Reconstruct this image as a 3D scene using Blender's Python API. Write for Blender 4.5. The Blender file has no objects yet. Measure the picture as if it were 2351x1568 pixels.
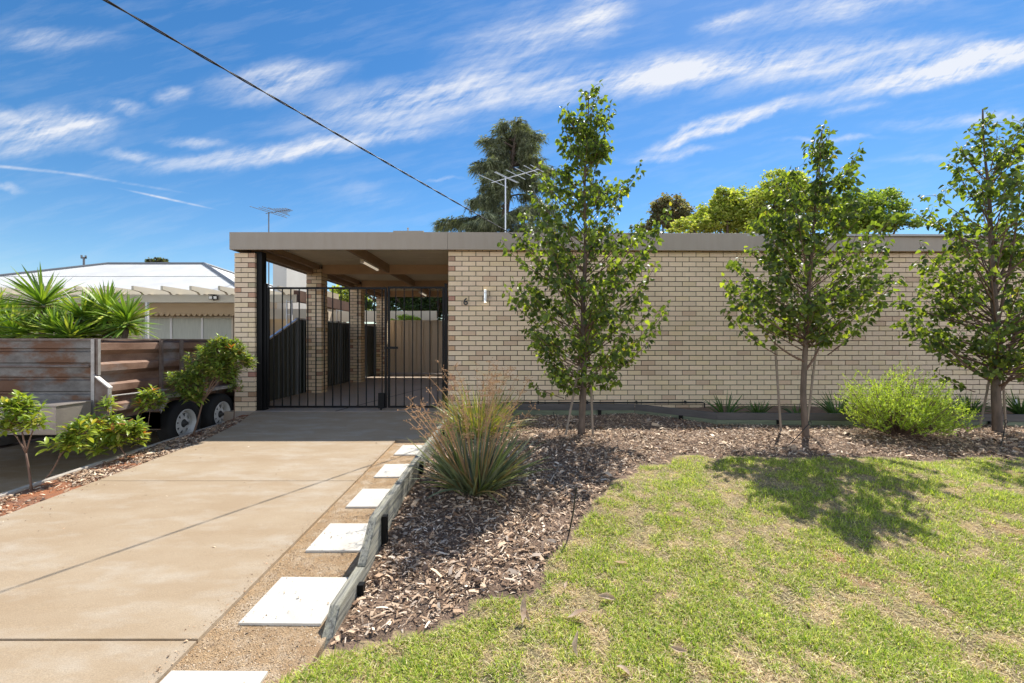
import bpy, math, random
import numpy as np
from mathutils import Vector, Matrix
random.seed(7); rng = np.random.default_rng(7)
PI = math.pi
S = bpy.context.scene
COL = S.collection
R = math.radians

# ------------------------------------------------------------------ camera
cam = bpy.data.cameras.new('camera'); cam.lens = 16.0; cam.sensor_width = 36; cam.clip_start = 0.05; cam.clip_end = 2000
camo = bpy.data.objects.new('camera', cam); COL.objects.link(camo)
camo.location = (0, 0, 1.2); camo.rotation_euler = (R(90), 0, 0); S.camera = camo
FD = 1045.0                                   # focal length measured on a 2351 px wide view of the photograph

def P3(x, y, Y):                              # a point of the photograph at depth Y
    return ((x-1175.5)/FD*Y, Y, 1.2-(y-784)/FD*Y)

# ------------------------------------------------------------------ sun, sky, exposure
SUN = Vector((.367, .6326, 1.0)).normalized()
sl = bpy.data.lights.new('sun', 'SUN'); sl.energy = 3.75; sl.angle = R(.5); sl.color = (1, .955, .88)
so = bpy.data.objects.new('sun', sl); COL.objects.link(so)
so.rotation_euler = SUN.to_track_quat('Z', 'Y').to_euler()
EL = math.asin(SUN.z); AZ = math.atan2(SUN.x, SUN.y)
S.view_settings.view_transform = 'Standard'; S.view_settings.look = 'None'
S.view_settings.exposure = 0.93; S.view_settings.gamma = 1

W = bpy.data.worlds.new('World'); S.world = W; W.use_nodes = True
nt = W.node_tree; nt.nodes.clear()
def N(t, tree=None, **k):
    n = (tree or nt).nodes.new(t)
    for a, b in k.items(): setattr(n, a, b)
    return n
def L(a, b, tree=None): (tree or nt).links.new(a, b)
def M(op, a, b=None, c=None, tree=None, clamp=False):
    n = N('ShaderNodeMath', tree, operation=op); n.use_clamp = clamp
    for i, v in enumerate((a, b, c)):
        if v is None: continue
        if isinstance(v, (int, float)): n.inputs[i].default_value = v
        else: L(v, n.inputs[i], tree)
    return n.outputs[0]
sky = N('ShaderNodeTexSky', sky_type='NISHITA', sun_disc=False)
sky.sun_elevation = EL; sky.sun_rotation = AZ; sky.air_density = 1.0; sky.dust_density = 0.15; sky.ozone_density = 3.0; sky.altitude = 60
tc = N('ShaderNodeTexCoord'); sep = N('ShaderNodeSeparateXYZ'); L(tc.outputs['Generated'], sep.inputs[0])
yy = M('MAXIMUM', sep.outputs[1], .02)
uu = M('DIVIDE', sep.outputs[0], yy); ww = M('DIVIDE', sep.outputs[2], yy)
cmb = N('ShaderNodeCombineXYZ'); L(uu, cmb.inputs[0]); L(ww, cmb.inputs[1])
# domain warp
nz = N('ShaderNodeTexNoise'); nz.inputs['Scale'].default_value = 8.5; nz.inputs['Detail'].default_value = 5; nz.inputs['Roughness'].default_value = .62
L(cmb.outputs[0], nz.inputs['Vector'])
vm = N('ShaderNodeVectorMath', operation='SUBTRACT'); L(nz.outputs['Color'], vm.inputs[0]); vm.inputs[1].default_value = (.5, .5, .5)
vs = N('ShaderNodeVectorMath', operation='MULTIPLY'); L(vm.outputs[0], vs.inputs[0]); vs.inputs[1].default_value = (.085, .055, 0)
va = N('ShaderNodeVectorMath', operation='ADD'); L(cmb.outputs[0], va.inputs[0]); L(vs.outputs[0], va.inputs[1])
def blob(x0, y0, x1, y1, half, wgt, soft=1.0, warp=True):      # a long soft streak from one direction of the sky to another
    a = ((x0-1175.5)/FD, (784-y0)/FD); b = ((x1-1175.5)/FD, (784-y1)/FD)
    ln = math.hypot(b[0]-a[0], b[1]-a[1])/2; ang = math.atan2(b[1]-a[1], b[0]-a[0])
    mp = N('ShaderNodeMapping', vector_type='TEXTURE')
    mp.inputs['Location'].default_value = ((a[0]+b[0])/2, (a[1]+b[1])/2, 0)
    mp.inputs['Rotation'].default_value = (0, 0, ang); mp.inputs['Scale'].default_value = (ln, half/FD, 1)
    L((va if warp else cmb).outputs[0], mp.inputs['Vector'])
    ln_ = N('ShaderNodeVectorMath', operation='LENGTH'); L(mp.outputs[0], ln_.inputs[0])
    mr = N('ShaderNodeMapRange', interpolation_type='SMOOTHSTEP'); L(ln_.outputs['Value'], mr.inputs['Value'])
    mr.inputs['From Min'].default_value = 1.0; mr.inputs['From Max'].default_value = 1.0-soft
    mr.inputs['To Min'].default_value = 0; mr.inputs['To Max'].default_value = wgt
    return mr.outputs[0]
blobs = [blob(180, 408, 1230, 262, 36, .95), blob(540, 300, 1420, 150, 78, .85), blob(1000, 255, 1900, 110, 60, .85), blob(1150, 190, 2600, 95, 80, .75),
         blob(1390, 372, 1900, 205, 30, 1.0, .8), blob(1700, 268, 2800, 10, 48, 1.25), blob(1380, 372, 1680, 340, 16, .7),
         blob(420, 215, 860, 160, 62, .8), blob(340, 232, 460, 205, 26, .5), blob(190, 235, 370, 255, 25, .6), blob(-120, 330, 300, 275, 72, .95), blob(120, 265, 275, 285, 34, .6),
         blob(180, 338, 430, 380, 22, .5), blob(-100, 78, 340, 98, 44, .4), blob(940, 150, 1500, 30, 100, .5), blob(1260, 110, 1480, -60, 90, .7),
         blob(1560, 80, 1760, 25, 24, .6), blob(1500, 100, 2500, -110, 66, .55), blob(1880, 300, 2800, 245, 26, .45), blob(1960, 372, 2700, 355, 17, .5), blob(1700, 330, 2100, 315, 9, .35),
         blob(-200, 228, 100, 290, 30, .5), blob(-40, 412, 75, 448, 15, .45), blob(960, 412, 1075, 404, 7, .4), blob(700, 430, 1000, 450, 40, .13), blob(330, 325, 560, 325, 18, .45),
         blob(-300, 352, 300, 412, 6, .45, 1, False), blob(60, 382, 470, 450, 5, .32, 1, False), blob(240, 425, 520, 486, 4, .7, 1, False), blob(1850, 270, 2100, 225, 16, .3)]
acc = blobs[0]
for b in blobs[1:]: acc = M('ADD', acc, b)
# streaky fibre noise along the wind
vs2 = N('ShaderNodeVectorMath', operation='MULTIPLY'); L(vm.outputs[0], vs2.inputs[0]); vs2.inputs[1].default_value = (.03, .018, 0)
vb = N('ShaderNodeVectorMath', operation='ADD'); L(cmb.outputs[0], vb.inputs[0]); L(vs2.outputs[0], vb.inputs[1])
def fibre(ang, sx, sy, detail, rough, scale=1):
    mp = N('ShaderNodeMapping'); mp.inputs['Rotation'].default_value = (0, 0, -ang); L(vb.outputs[0], mp.inputs['Vector'])
    m2 = N('ShaderNodeMapping'); m2.inputs['Scale'].default_value = (sx, sy, 1); L(mp.outputs[0], m2.inputs['Vector'])
    n = N('ShaderNodeTexNoise'); n.inputs['Scale'].default_value = scale; n.inputs['Detail'].default_value = detail; n.inputs['Roughness'].default_value = rough
    L(m2.outputs[0], n.inputs['Vector']); return n.outputs['Fac']
f1 = fibre(R(14), 5, 30, 9, .62); f2 = fibre(R(42), 14, 85, 7, .62)
ff = M('ADD', M('MULTIPLY', f1, 1.85), M('MULTIPLY', f2, .75))
fm = N('ShaderNodeMapRange'); L(ff, fm.inputs['Value']); fm.inputs['From Min'].default_value = .98; fm.inputs['From Max'].default_value = 1.66; fm.inputs['To Min'].default_value = .12; fm.inputs['To Max'].default_value = 1.15
dens = M('MULTIPLY', acc, fm.outputs[0])
veil = M('MULTIPLY', M('SUBTRACT', f1, .47, clamp=True), .35)
dens = M('ADD', dens, M('MULTIPLY', veil, M('GREATER_THAN', sep.outputs[1], .05)))
dens = M('MULTIPLY', dens, 1.1)
dens = M('MINIMUM', dens, .9)
# bright low cloud added in the unseen rear sky as fill for the wall
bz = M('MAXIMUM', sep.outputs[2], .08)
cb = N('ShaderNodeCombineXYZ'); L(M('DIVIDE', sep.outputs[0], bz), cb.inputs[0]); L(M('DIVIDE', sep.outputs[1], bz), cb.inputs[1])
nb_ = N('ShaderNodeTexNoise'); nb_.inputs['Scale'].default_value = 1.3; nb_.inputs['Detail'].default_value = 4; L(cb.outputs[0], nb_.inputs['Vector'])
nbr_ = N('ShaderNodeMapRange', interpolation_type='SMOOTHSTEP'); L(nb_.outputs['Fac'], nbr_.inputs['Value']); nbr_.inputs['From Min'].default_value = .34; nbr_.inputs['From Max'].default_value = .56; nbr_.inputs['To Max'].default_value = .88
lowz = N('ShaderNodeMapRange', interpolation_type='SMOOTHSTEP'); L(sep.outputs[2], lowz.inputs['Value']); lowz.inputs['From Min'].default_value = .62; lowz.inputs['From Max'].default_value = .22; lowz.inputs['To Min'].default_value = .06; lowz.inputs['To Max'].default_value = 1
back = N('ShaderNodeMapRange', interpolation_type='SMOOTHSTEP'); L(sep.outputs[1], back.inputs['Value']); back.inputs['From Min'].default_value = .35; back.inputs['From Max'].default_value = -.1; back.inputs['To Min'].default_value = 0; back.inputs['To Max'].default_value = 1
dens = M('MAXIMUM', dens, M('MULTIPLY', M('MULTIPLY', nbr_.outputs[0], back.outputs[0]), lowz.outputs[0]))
hs = N('ShaderNodeHueSaturation'); hs.inputs['Saturation'].default_value = 1.30; hs.inputs['Value'].default_value = 1.0; L(sky.outputs[0], hs.inputs['Color'])
bg = N('ShaderNodeBackground'); L(hs.outputs[0], bg.inputs[0]); bg.inputs[1].default_value = .076
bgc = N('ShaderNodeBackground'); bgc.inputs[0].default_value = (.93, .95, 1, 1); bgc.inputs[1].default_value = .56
L(M('ADD', .52, M('MULTIPLY', back.outputs[0], .95)), bgc.inputs[1])  # added rear cloud shines stronger than the front cloud, to lift the shade
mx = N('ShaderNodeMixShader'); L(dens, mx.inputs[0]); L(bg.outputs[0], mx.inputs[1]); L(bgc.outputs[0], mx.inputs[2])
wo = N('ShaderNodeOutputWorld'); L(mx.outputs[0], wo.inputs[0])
W.cycles.sampling_method = 'MANUAL'; W.cycles.sample_map_resolution = 512
S.cycles.max_bounces = 8; S.cycles.transparent_max_bounces = 8; S.cycles.caustics_reflective = False; S.cycles.caustics_refractive = False
S.cycles.use_denoising = True

# ------------------------------------------------------------------ materials
MATS = {}
def mat(name, col=(.5, .5, .5), rough=.7, metal=0, col2=None, scale=8, detail=4, bump=0, bscale=60, tint=None, stretch=None, lo=.35, hi=.65,
        col3=None, scale3=2, lo3=.45, hi3=.65, grain=0, trans=0, spec=.5, tcol=None, bdist=.01):
    if name in MATS: return MATS[name]
    m = bpy.data.materials.new(name); m.use_nodes = True; t = m.node_tree; b = t.nodes['Principled BSDF']; MATS[name] = m
    b.inputs['Roughness'].default_value = rough; b.inputs['Metallic'].default_value = metal; b.inputs['Specular IOR Level'].default_value = spec
    tcn = N('ShaderNodeTexCoord', t); vec = tcn.outputs['Object']
    if stretch:
        mp = N('ShaderNodeMapping', t); mp.inputs['Scale'].default_value = stretch; L(vec, mp.inputs[0], t); vec = mp.outputs[0]
    def noise(sc, d, l, h, v=None):
        n = N('ShaderNodeTexNoise', t); n.inputs['Scale'].default_value = sc; n.inputs['Detail'].default_value = d; n.inputs['Roughness'].default_value = .6; L(v or vec, n.inputs['Vector'], t)
        r = N('ShaderNodeMapRange', t); L(n.outputs['Fac'], r.inputs['Value'], t); r.inputs['From Min'].default_value = l; r.inputs['From Max'].default_value = h
        return r.outputs[0]
    def mix(f, a, c, mode='MIX'):
        x = N('ShaderNodeMix', t, data_type='RGBA', blend_type=mode)
        if isinstance(f, (int, float)): x.inputs[0].default_value = f
        else: L(f, x.inputs[0], t)
        for i, v in ((6, a), (7, c)):
            if isinstance(v, tuple): x.inputs[i].default_value = (*v[:3], 1)
            else: L(v, x.inputs[i], t)
        return x.outputs[2]
    out = col
    if col2 is not None: out = mix(noise(scale, detail, lo, hi), col, col2)
    if col3 is not None: out = mix(noise(scale3, 5, lo3, hi3), out, col3)
    if grain:
        out = mix(1.0, out, mix(noise(210, 3, .3, .7, tcn.outputs['Object']), (1-grain,)*3, (1+grain*.6,)*3), 'MULTIPLY')
    if tint:
        a = N('ShaderNodeAttribute', t); a.attribute_name = 'tint'
        out = mix(1.0, out, a.outputs['Color'], 'MULTIPLY') if tint == 'mul' else a.outputs['Color']
    if isinstance(out, tuple): b.inputs['Base Color'].default_value = (*out, 1)
    else: L(out, b.inputs['Base Color'], t)
    if bump:
        n = N('ShaderNodeTexNoise', t); n.inputs['Scale'].default_value = bscale; n.inputs['Detail'].default_value = 5; L(vec, n.inputs['Vector'], t)
        bp = N('ShaderNodeBump', t); bp.inputs['Strength'].default_value = bump; bp.inputs['Distance'].default_value = bdist; L(n.outputs['Fac'], bp.inputs['Height'], t); L(bp.outputs[0], b.inputs['Normal'], t)
    if trans:
        tr = N('ShaderNodeBsdfTranslucent', t)
        tl = mix(1.0, out, tcol or (1.5, 1.6, .55), 'MULTIPLY'); L(tl, tr.inputs[0], t)
        ms = N('ShaderNodeMixShader', t); ms.inputs[0].default_value = trans
        o = t.nodes['Material Output']; L(b.outputs[0], ms.inputs[1], t); L(tr.outputs[0], ms.inputs[2], t); L(ms.outputs[0], o.inputs[0], t)
    return m

mat('brick', (1, 1, 1), .75, tint='mul', col3=(.88, .86, .82), scale3=.9, lo3=.5, hi3=.75, col2=(.93, .91, .88), scale=30, bump=.15, bscale=120)
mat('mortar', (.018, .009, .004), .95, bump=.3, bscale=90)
mat('fascia_paint', (.37, .315, .245), .45, col2=(.345, .29, .22), scale=3, stretch=(3, 3, .5), grain=.08, bump=.03, bscale=8)
mat('ceiling_sheet', (.76, .69, .54), .6, col2=(.72, .65, .50), scale=2)
mat('brown_paint', (.36, .24, .15), .55, col2=(.30, .20, .12), scale=3, stretch=(1, 1, 4))
mat('tan_paint', (.62, .44, .28), .55, col2=(.56, .39, .25), scale=3)
mat('black_steel', (.006, .006, .006), .5, spec=.2)
mat('roof_sheet', (.45, .45, .43), .6)
mat('concrete', (.40, .305, .198), .85, col2=(.355, .257, .155), scale=1.6, detail=8, col3=(.45, .38, .29), scale3=2.6, lo3=.48, hi3=.80, bump=.35, bscale=160, bdist=.004, stretch=(1, 2.2, 1), grain=.24)
mat('concrete_edge', (.48, .42, .35), .9, col2=(.36, .32, .27), scale=9, bump=.4, bscale=60)
mat('carport_slab', (.50, .39, .29), .38, col2=(.42, .33, .245), scale=1.2, col3=(.4, .34, .29), scale3=3)
mat('joint', (.03, .022, .016), .95)
mat('paver', (.62, .585, .51), .75, col3=(.50, .45, .37), scale3=1.8, lo3=.56, hi3=.80, col2=(.57, .535, .46), scale=4, bump=.12, bscale=120, bdist=.004, grain=.08)
mat('gravel', (.45, .30, .16), .95, col2=(.36, .23, .12), scale=4, col3=(.52, .40, .27), scale3=9, bump=.9, bscale=190, bdist=.012)
mat('red_soil', (.36, .135, .055), .95, col2=(.22, .105, .06), scale=5, bump=.8, bscale=80, bdist=.02)
mat('mulch_base', (.14, .092, .06), .95, col2=(.23, .15, .10), scale=7, bump=.8, bscale=70, bdist=.03)
mat('turf_base', (.38, .27, .15), .95, col2=(.17, .14, .07), scale=7, col3=(.36, .18, .09), scale3=1.6, lo3=.60, hi3=.74, bump=.8, bscale=90, bdist=.02)
mat('yard_soil', (.15, .075, .04), .95, col2=(.09, .055, .035), scale=3, bump=.6, bscale=40, bdist=.02)
mat('tinted', (1, 1, 1), .85, tint='mul')
mat('pebble', (1, 1, 1), .9, tint='mul')
mat('grass_blade', (1, 1, 1), .6, tint='mul', trans=.45, tcol=(1.35, 1.35, .8))
mat('pear_leaf', (1, 1, 1), .46, tint='mul', trans=.46, tcol=(2.7, 2.6, .6), spec=.4)
mat('photinia_leaf', (1, 1, 1), .38, tint='mul', trans=.35, tcol=(1.9, 1.7, .6))
mat('bush_leaf', (1, 1, 1), .5, tint='mul', trans=.5, tcol=(1.6, 1.5, .8))
mat('blade_leaf', (1, 1, 1), .42, tint='mul', trans=.28, tcol=(1.6, 1.6, .6))
mat('far_leaf', (1, 1, 1), .6, tint='mul', trans=.5, tcol=(1.5, 1.5, .7))
mat('conifer_leaf', (1, 1, 1), .7, tint='mul', trans=.3)
mat('bark', (.17, .125, .095), .9, col2=(.10, .075, .058), scale=18, stretch=(1, 1, .3), bump=.8, bscale=60, bdist=.01)
mat('twig', (.16, .10, .07), .8)
mat('stake_wood', (.30, .245, .19), .85, col2=(.22, .18, .14), scale=14, stretch=(4, 4, .5), bump=.3)
mat('treated_pine', (.31, .30, .255), .9, col2=(.13, .125, .105), scale=7, stretch=(14, .5, 14), lo=.42, hi=.60, grain=.3, col3=(.38, .36, .27), scale3=3, bump=.5, bscale=40)
mat('grey_timber', (.115, .105, .10), .8, col2=(.08, .075, .072), scale=4, stretch=(.6, 6, 6), bump=.35, bscale=40)
mat('green_timber', (.20, .23, .15), .85, col2=(.13, .15, .10), scale=5, stretch=(.6, 6, 6), bump=.35)
mat('rust_sheet', (.24, .228, .21), .55, metal=.25, col2=(.12, .108, .096), scale=5, stretch=(.8, .8, 1.5), col3=(.15, .072, .036), scale3=2.3, lo3=.47, hi3=.56, grain=.25, bump=.15, bscale=30)
mat('rust_side', (.32, .20, .14), .55, metal=.15, col2=(.17, .09, .055), scale=3.4, stretch=(.8, .8, 1.5), grain=.25, col3=(.30, .27, .25), scale3=1.8, lo3=.56, hi3=.7, bump=.12, bscale=30)
mat('galv', (.48, .46, .43), .5, metal=.4, col2=(.36, .33, .30), scale=10)
mat('rusty_frame', (.22, .18, .155), .6, metal=.2, col2=(.14, .09, .065), scale=9)
mat('alu_box', (.40, .35, .30), .4, metal=.5, col2=(.32, .28, .25), scale=5, bump=.25, bscale=55)
mat('chassis', (.02, .019, .018), .7)
mat('tyre', (.014, .014, .014), .85, bump=.2, bscale=40)
mat('rim_white', (.62, .62, .60), .45, col2=(.5, .49, .46), scale=8)
mat('hub', (.03, .028, .026), .6)
mat('cream_paint', (.62, .55, .42), .6, col2=(.58, .51, .385), scale=2)
mat('cream_wall', (.60, .49, .35), .75, col2=(.56, .455, .32), scale=2, bump=.15)
mat('white_wall', (.62, .59, .53), .8, col2=(.57, .54, .48), scale=1.5)
mat('white_metal', (.70, .69, .66), .5)
mat('white_roof', (.66, .65, .61), .6, col2=(.58, .57, .53), scale=1.5)
mat('ridge_grey', (.16, .17, .18), .5)
mat('dark_timber', (.16, .085, .055), .7, col2=(.11, .06, .04), scale=4)
mat('glass_dark', (.05, .055, .055), .08)
mat('curtain', (.50, .52, .44), .5, col2=(.42, .44, .37), scale=6, stretch=(6, 6, .4))
mat('awning', (.55, .42, .26), .8)
mat('green_fence', (.022, .030, .025), .45)
mat('beige_fence', (.62, .53, .41), .5, col2=(.58, .49, .38), scale=1.2)
mat('steel', (.62, .62, .62), .22, metal=1)
mat('alu', (.60, .60, .60), .4, metal=.8)
mat('black_plastic', (.01, .01, .01), .4)
mat('cable_black', (.008, .008, .008), .5)
mat('pvc_white', (.72, .69, .63), .4)
mat('dry_leaf', (.74, .58, .45), .6, col2=(.52, .36, .24), scale=20, trans=.4, tcol=(1, .95, .9))
mat('tag_white', (.8, .8, .8), .5)
m = mat('lens', (.85, .82, .75), .3)
for nm, st_ in (('tube_glow', .22), ('lamp_glow', 5)):
    m = mat(nm, (.85, .82, .75), .3); b = m.node_tree.nodes['Principled BSDF']; b.inputs['Emission Color'].default_value = (1, .86, .66, 1); b.inputs['Emission Strength'].default_value = st_
def ribs(name, axis, pitch, strength=.6):       # sheet metal ribs as bump
    m = MATS[name]; t = m.node_tree; b = t.nodes['Principled BSDF']
    tcn = N('ShaderNodeTexCoord', t); s = N('ShaderNodeSeparateXYZ', t); L(tcn.outputs['Object'], s.inputs[0], t)
    h = M('SINE', M('MULTIPLY', s.outputs[axis], 2*PI/pitch, tree=t), tree=t)
    bp = N('ShaderNodeBump', t); bp.inputs['Strength'].default_value = strength; bp.inputs['Distance'].default_value = pitch/6; L(h, bp.inputs['Height'], t); L(bp.outputs[0], b.inputs['Normal'], t)
ribs('ceiling_sheet', 1, .2, .5); ribs('white_roof', 0, .09, .5)
def dirt_streaks(name, col, axis=2):
    pass

# ------------------------------------------------------------------ mesh helpers
def link(name, me, parent=None, m=None, smooth=False):
    o = bpy.data.objects.new(name, me); COL.objects.link(o)
    if m is not None:
        for q in (m if isinstance(m, (list, tuple)) else [m]): me.materials.append(MATS[q] if isinstance(q, str) else q)
    if smooth: me.polygons.foreach_set('use_smooth', [True]*len(me.polygons))
    if parent is not None:
        o.parent = parent; o.matrix_parent_inverse = parent.matrix_world.inverted() if False else Matrix.Translation(-Vector(parent.location))
    return o
def tag(o, label=None, cat=None, group=None, kind=None):
    if label: o['label'] = label
    if cat: o['category'] = cat
    if group: o['group'] = group
    if kind: o['kind'] = kind
    return o
def empty(name, loc, label, cat, group=None):
    o = bpy.data.objects.new(name, None); o.empty_display_size = .1; COL.objects.link(o); o.location = loc
    return tag(o, label, cat, group)
def copy_tree(root, loc, label, parent=None):
    r = root.copy(); COL.objects.link(r); r.location = loc
    if label: r['label'] = label
    for ch in [c for c in root.children]:
        c = ch.copy(); COL.objects.link(c); c.parent = r
        for g in [k for k in ch.children]:
            d = g.copy(); COL.objects.link(d); d.parent = c
    return r

class MB:
    def __init__(s): s.v = []; s.f = []; s.mi = []; s.c = []
    def add(s, vs, fs, mi=0, col=(1, 1, 1)):
        n = len(s.v); s.v += [tuple(p) for p in vs]; s.f += [tuple(i+n for i in f) for f in fs]; s.mi += [mi]*len(fs); s.c += [col]*len(vs); return s
    def box(s, x0, x1, y0, y1, z0, z1, mi=0, col=(1, 1, 1)):
        return s.add([(x0, y0, z0), (x1, y0, z0), (x1, y1, z0), (x0, y1, z0), (x0, y0, z1), (x1, y0, z1), (x1, y1, z1), (x0, y1, z1)],
                     [(0, 3, 2, 1), (4, 5, 6, 7), (0, 1, 5, 4), (1, 2, 6, 5), (2, 3, 7, 6), (3, 0, 4, 7)], mi, col)
    def prism(s, poly, a, b, axis='y', mi=0, col=(1, 1, 1)):    # polygon (2D) extruded from a to b along axis
        n = len(poly)
        def q(p, h): return {'y': (p[0], h, p[1]), 'x': (h, p[0], p[1]), 'z': (p[0], p[1], h)}[axis]
        vs = [q(p, a) for p in poly]+[q(p, b) for p in poly]
        fs = [tuple(range(n)), tuple(range(2*n-1, n-1, -1))]+[(i, (i+1) % n, n+(i+1) % n, n+i) for i in range(n)]
        return s.add(vs, fs, mi, col)
    def tube(s, pts, rad, n=8, mi=0, caps=True, col=(1, 1, 1)):
        pts = [Vector(p) for p in pts]; rad = rad if isinstance(rad, (list, tuple, np.ndarray)) else [rad]*len(pts)
        vs = []; fs = []; up = None
        for i, p in enumerate(pts):
            d = (pts[min(i+1, len(pts)-1)]-pts[max(i-1, 0)]).normalized()
            if up is None: up = d.orthogonal().normalized()
            up = (up-d*up.dot(d)); up = up.normalized() if up.length > 1e-6 else d.orthogonal().normalized()
            w = d.cross(up)
            for k in range(n):
                a = 2*PI*k/n; vs.append(p+(up*math.cos(a)+w*math.sin(a))*rad[i])
        for i in range(len(pts)-1):
            for k in range(n): fs.append((i*n+k, i*n+(k+1) % n, (i+1)*n+(k+1) % n, (i+1)*n+k))
        if caps: fs += [tuple(range(n-1, -1, -1)), tuple((len(pts)-1)*n+k for k in range(n))]
        return s.add(vs, fs, mi, col)
    def lathe(s, prof, c, axis='x', n=24, mi=0):               # prof: (radius, along) pairs
        vs = []; fs = []
        for r, h in prof:
            for k in range(n):
                a = 2*PI*k/n; ca, sa = r*math.cos(a), r*math.sin(a)
                vs.append({'x': (c[0]+h, c[1]+ca, c[2]+sa), 'z': (c[0]+ca, c[1]+sa, c[2]+h), 'y': (c[0]+ca, c[1]+h, c[2]+sa)}[axis])
        for i in range(len(prof)-1):
            for k in range(n): fs.append((i*n+k, i*n+(k+1) % n, (i+1)*n+(k+1) % n, (i+1)*n+k))
        return s.add(vs, fs, mi)
    def build(s, name, m, parent=None, smooth=False, bevel=0, tint=False):
        me = bpy.data.meshes.new(name); me.from_pydata(s.v, [], s.f); me.polygons.foreach_set('material_index', s.mi)
        if tint:
            a = me.attributes.new('tint', 'FLOAT_COLOR', 'POINT'); a.data.foreach_set('color', np.array([(*c, 1) for c in s.c], 'f').ravel())
        me.update(); o = link(name, me, parent, m, smooth)
        if bevel:
            b = o.modifiers.new('b', 'BEVEL'); b.width = bevel; b.segments = 2; b.limit_method = 'ANGLE'; b.angle_limit = R(40)
        return o

def np_mesh(name, V, F, m, parent=None, tint=None, smooth=False):
    me = bpy.data.meshes.new(name); V = np.asarray(V, 'f').reshape(-1, 3); F = np.asarray(F, 'i'); k = F.shape[1]
    me.vertices.add(len(V)); me.vertices.foreach_set('co', V.ravel())
    me.loops.add(F.size); me.loops.foreach_set('vertex_index', F.ravel())
    me.polygons.add(len(F)); me.polygons.foreach_set('loop_start', np.arange(0, F.size, k, dtype='i')); me.polygons.foreach_set('loop_total', np.full(len(F), k, 'i'))
    if smooth: me.polygons.foreach_set('use_smooth', np.ones(len(F), bool))
    if tint is not None:
        a = me.attributes.new('tint', 'FLOAT_COLOR', 'POINT'); T = np.ones((len(V), 4), 'f'); T[:, :3] = tint; a.data.foreach_set('color', T.ravel())
    me.update(calc_edges=True)
    return link(name, me, parent, m)

def nrm(a): return a/np.maximum(np.linalg.norm(a, axis=-1, keepdims=True), 1e-9)
# leaf template: midrib fold, arched
def leaf_template(prof, fold=.25, arch=.35):                     # prof: (t, half width)
    V = []; F = []
    for t, w in prof:
        z = -arch*t*t
        V += [(t, -w, z+w*fold), (t, 0, z), (t, w, z+w*fold)]
    for i in range(len(prof)-1):
        a = i*3; F += [(a, a+3, a+4, a+1), (a+1, a+4, a+5, a+2)]
    return np.array(V, 'f'), np.array(F, 'i')
PEAR = leaf_template([(0, .01), (.12, .02), (.32, .34), (.6, .33), (.85, .16), (1, .01)], .45, .45)
ELL = leaf_template([(0, .015), (.3, .15), (.6, .19), (.85, .11), (1, .01)], .4, .4)
ROUND = leaf_template([(0, .05), (.5, .4), (1, .05)], .2, .2)
def scatter(tpl, P, D, Up, size):
    V, F = tpl; n = len(P)
    D = nrm(D); Y = nrm(np.cross(Up, D)); Z = np.cross(D, Y)
    B = np.stack([D, Y, Z], 1)                                   # n,3,3 rows are the axes
    VV = np.einsum('vk,nkj->nvj', V, B)*size[:, None, None]+P[:, None, :]
    FF = F[None]+(np.arange(n)*len(V))[:, None, None]
    return VV.reshape(-1, 3), FF.reshape(-1, F.shape[1])
def rep(c, k): return np.repeat(c, k, 0)
def blades(P, D, Ln, Wd, droop, st=5, fold=0., prof=None, side=None):      # ribbon leaves
    n = len(P); D = nrm(D); t = np.linspace(0, 1, st)
    if side is None: side = np.cross(D, np.array([0, 0, 1.])); side = nrm(side+1e-6)
    else: side = nrm(side)
    C = P[:, None]+D[:, None]*(Ln[:, None]*t)[..., None]; C = C+np.array([0, 0, -1.])*(droop[:, None]*Ln[:, None]*t**2)[..., None]
    w = (np.clip(1-t, 0, 1)**.6 if prof is None else np.interp(t, *prof))
    off = side[:, None]*(Wd[:, None]*w/2)[..., None]
    V = np.stack([C-off, C+off], 2).reshape(n, st*2, 3)
    f = np.array([(2*i, 2*i+1, 2*i+3, 2*i+2) for i in range(st-1)])
    F = (f[None]+(np.arange(n)*st*2)[:, None, None]).reshape(-1, 4)
    return V.reshape(-1, 3), F, st*2
def vnoise(x, y, sc, seed=0):                                    # value noise 0..1
    x = np.asarray(x)*sc+seed*17.3; y = np.asarray(y)*sc+seed*9.1
    xi = np.floor(x); yi = np.floor(y); fx = x-xi; fy = y-yi; fx = fx*fx*(3-2*fx); fy = fy*fy*(3-2*fy)
    def h(a, b): v = np.sin(a*127.1+b*311.7+seed*74.7)*43758.5453; return v-np.floor(v)
    return (h(xi, yi)*(1-fx)+h(xi+1, yi)*fx)*(1-fy)+(h(xi, yi+1)*(1-fx)+h(xi+1, yi+1)*fx)*fy
def rdir(n, zlo=-1, zhi=1):
    a = rng.uniform(0, 2*PI, n); z = rng.uniform(zlo, zhi, n); r = np.sqrt(np.maximum(0, 1-z*z)); return np.stack([r*np.cos(a), r*np.sin(a), z], 1)

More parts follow.
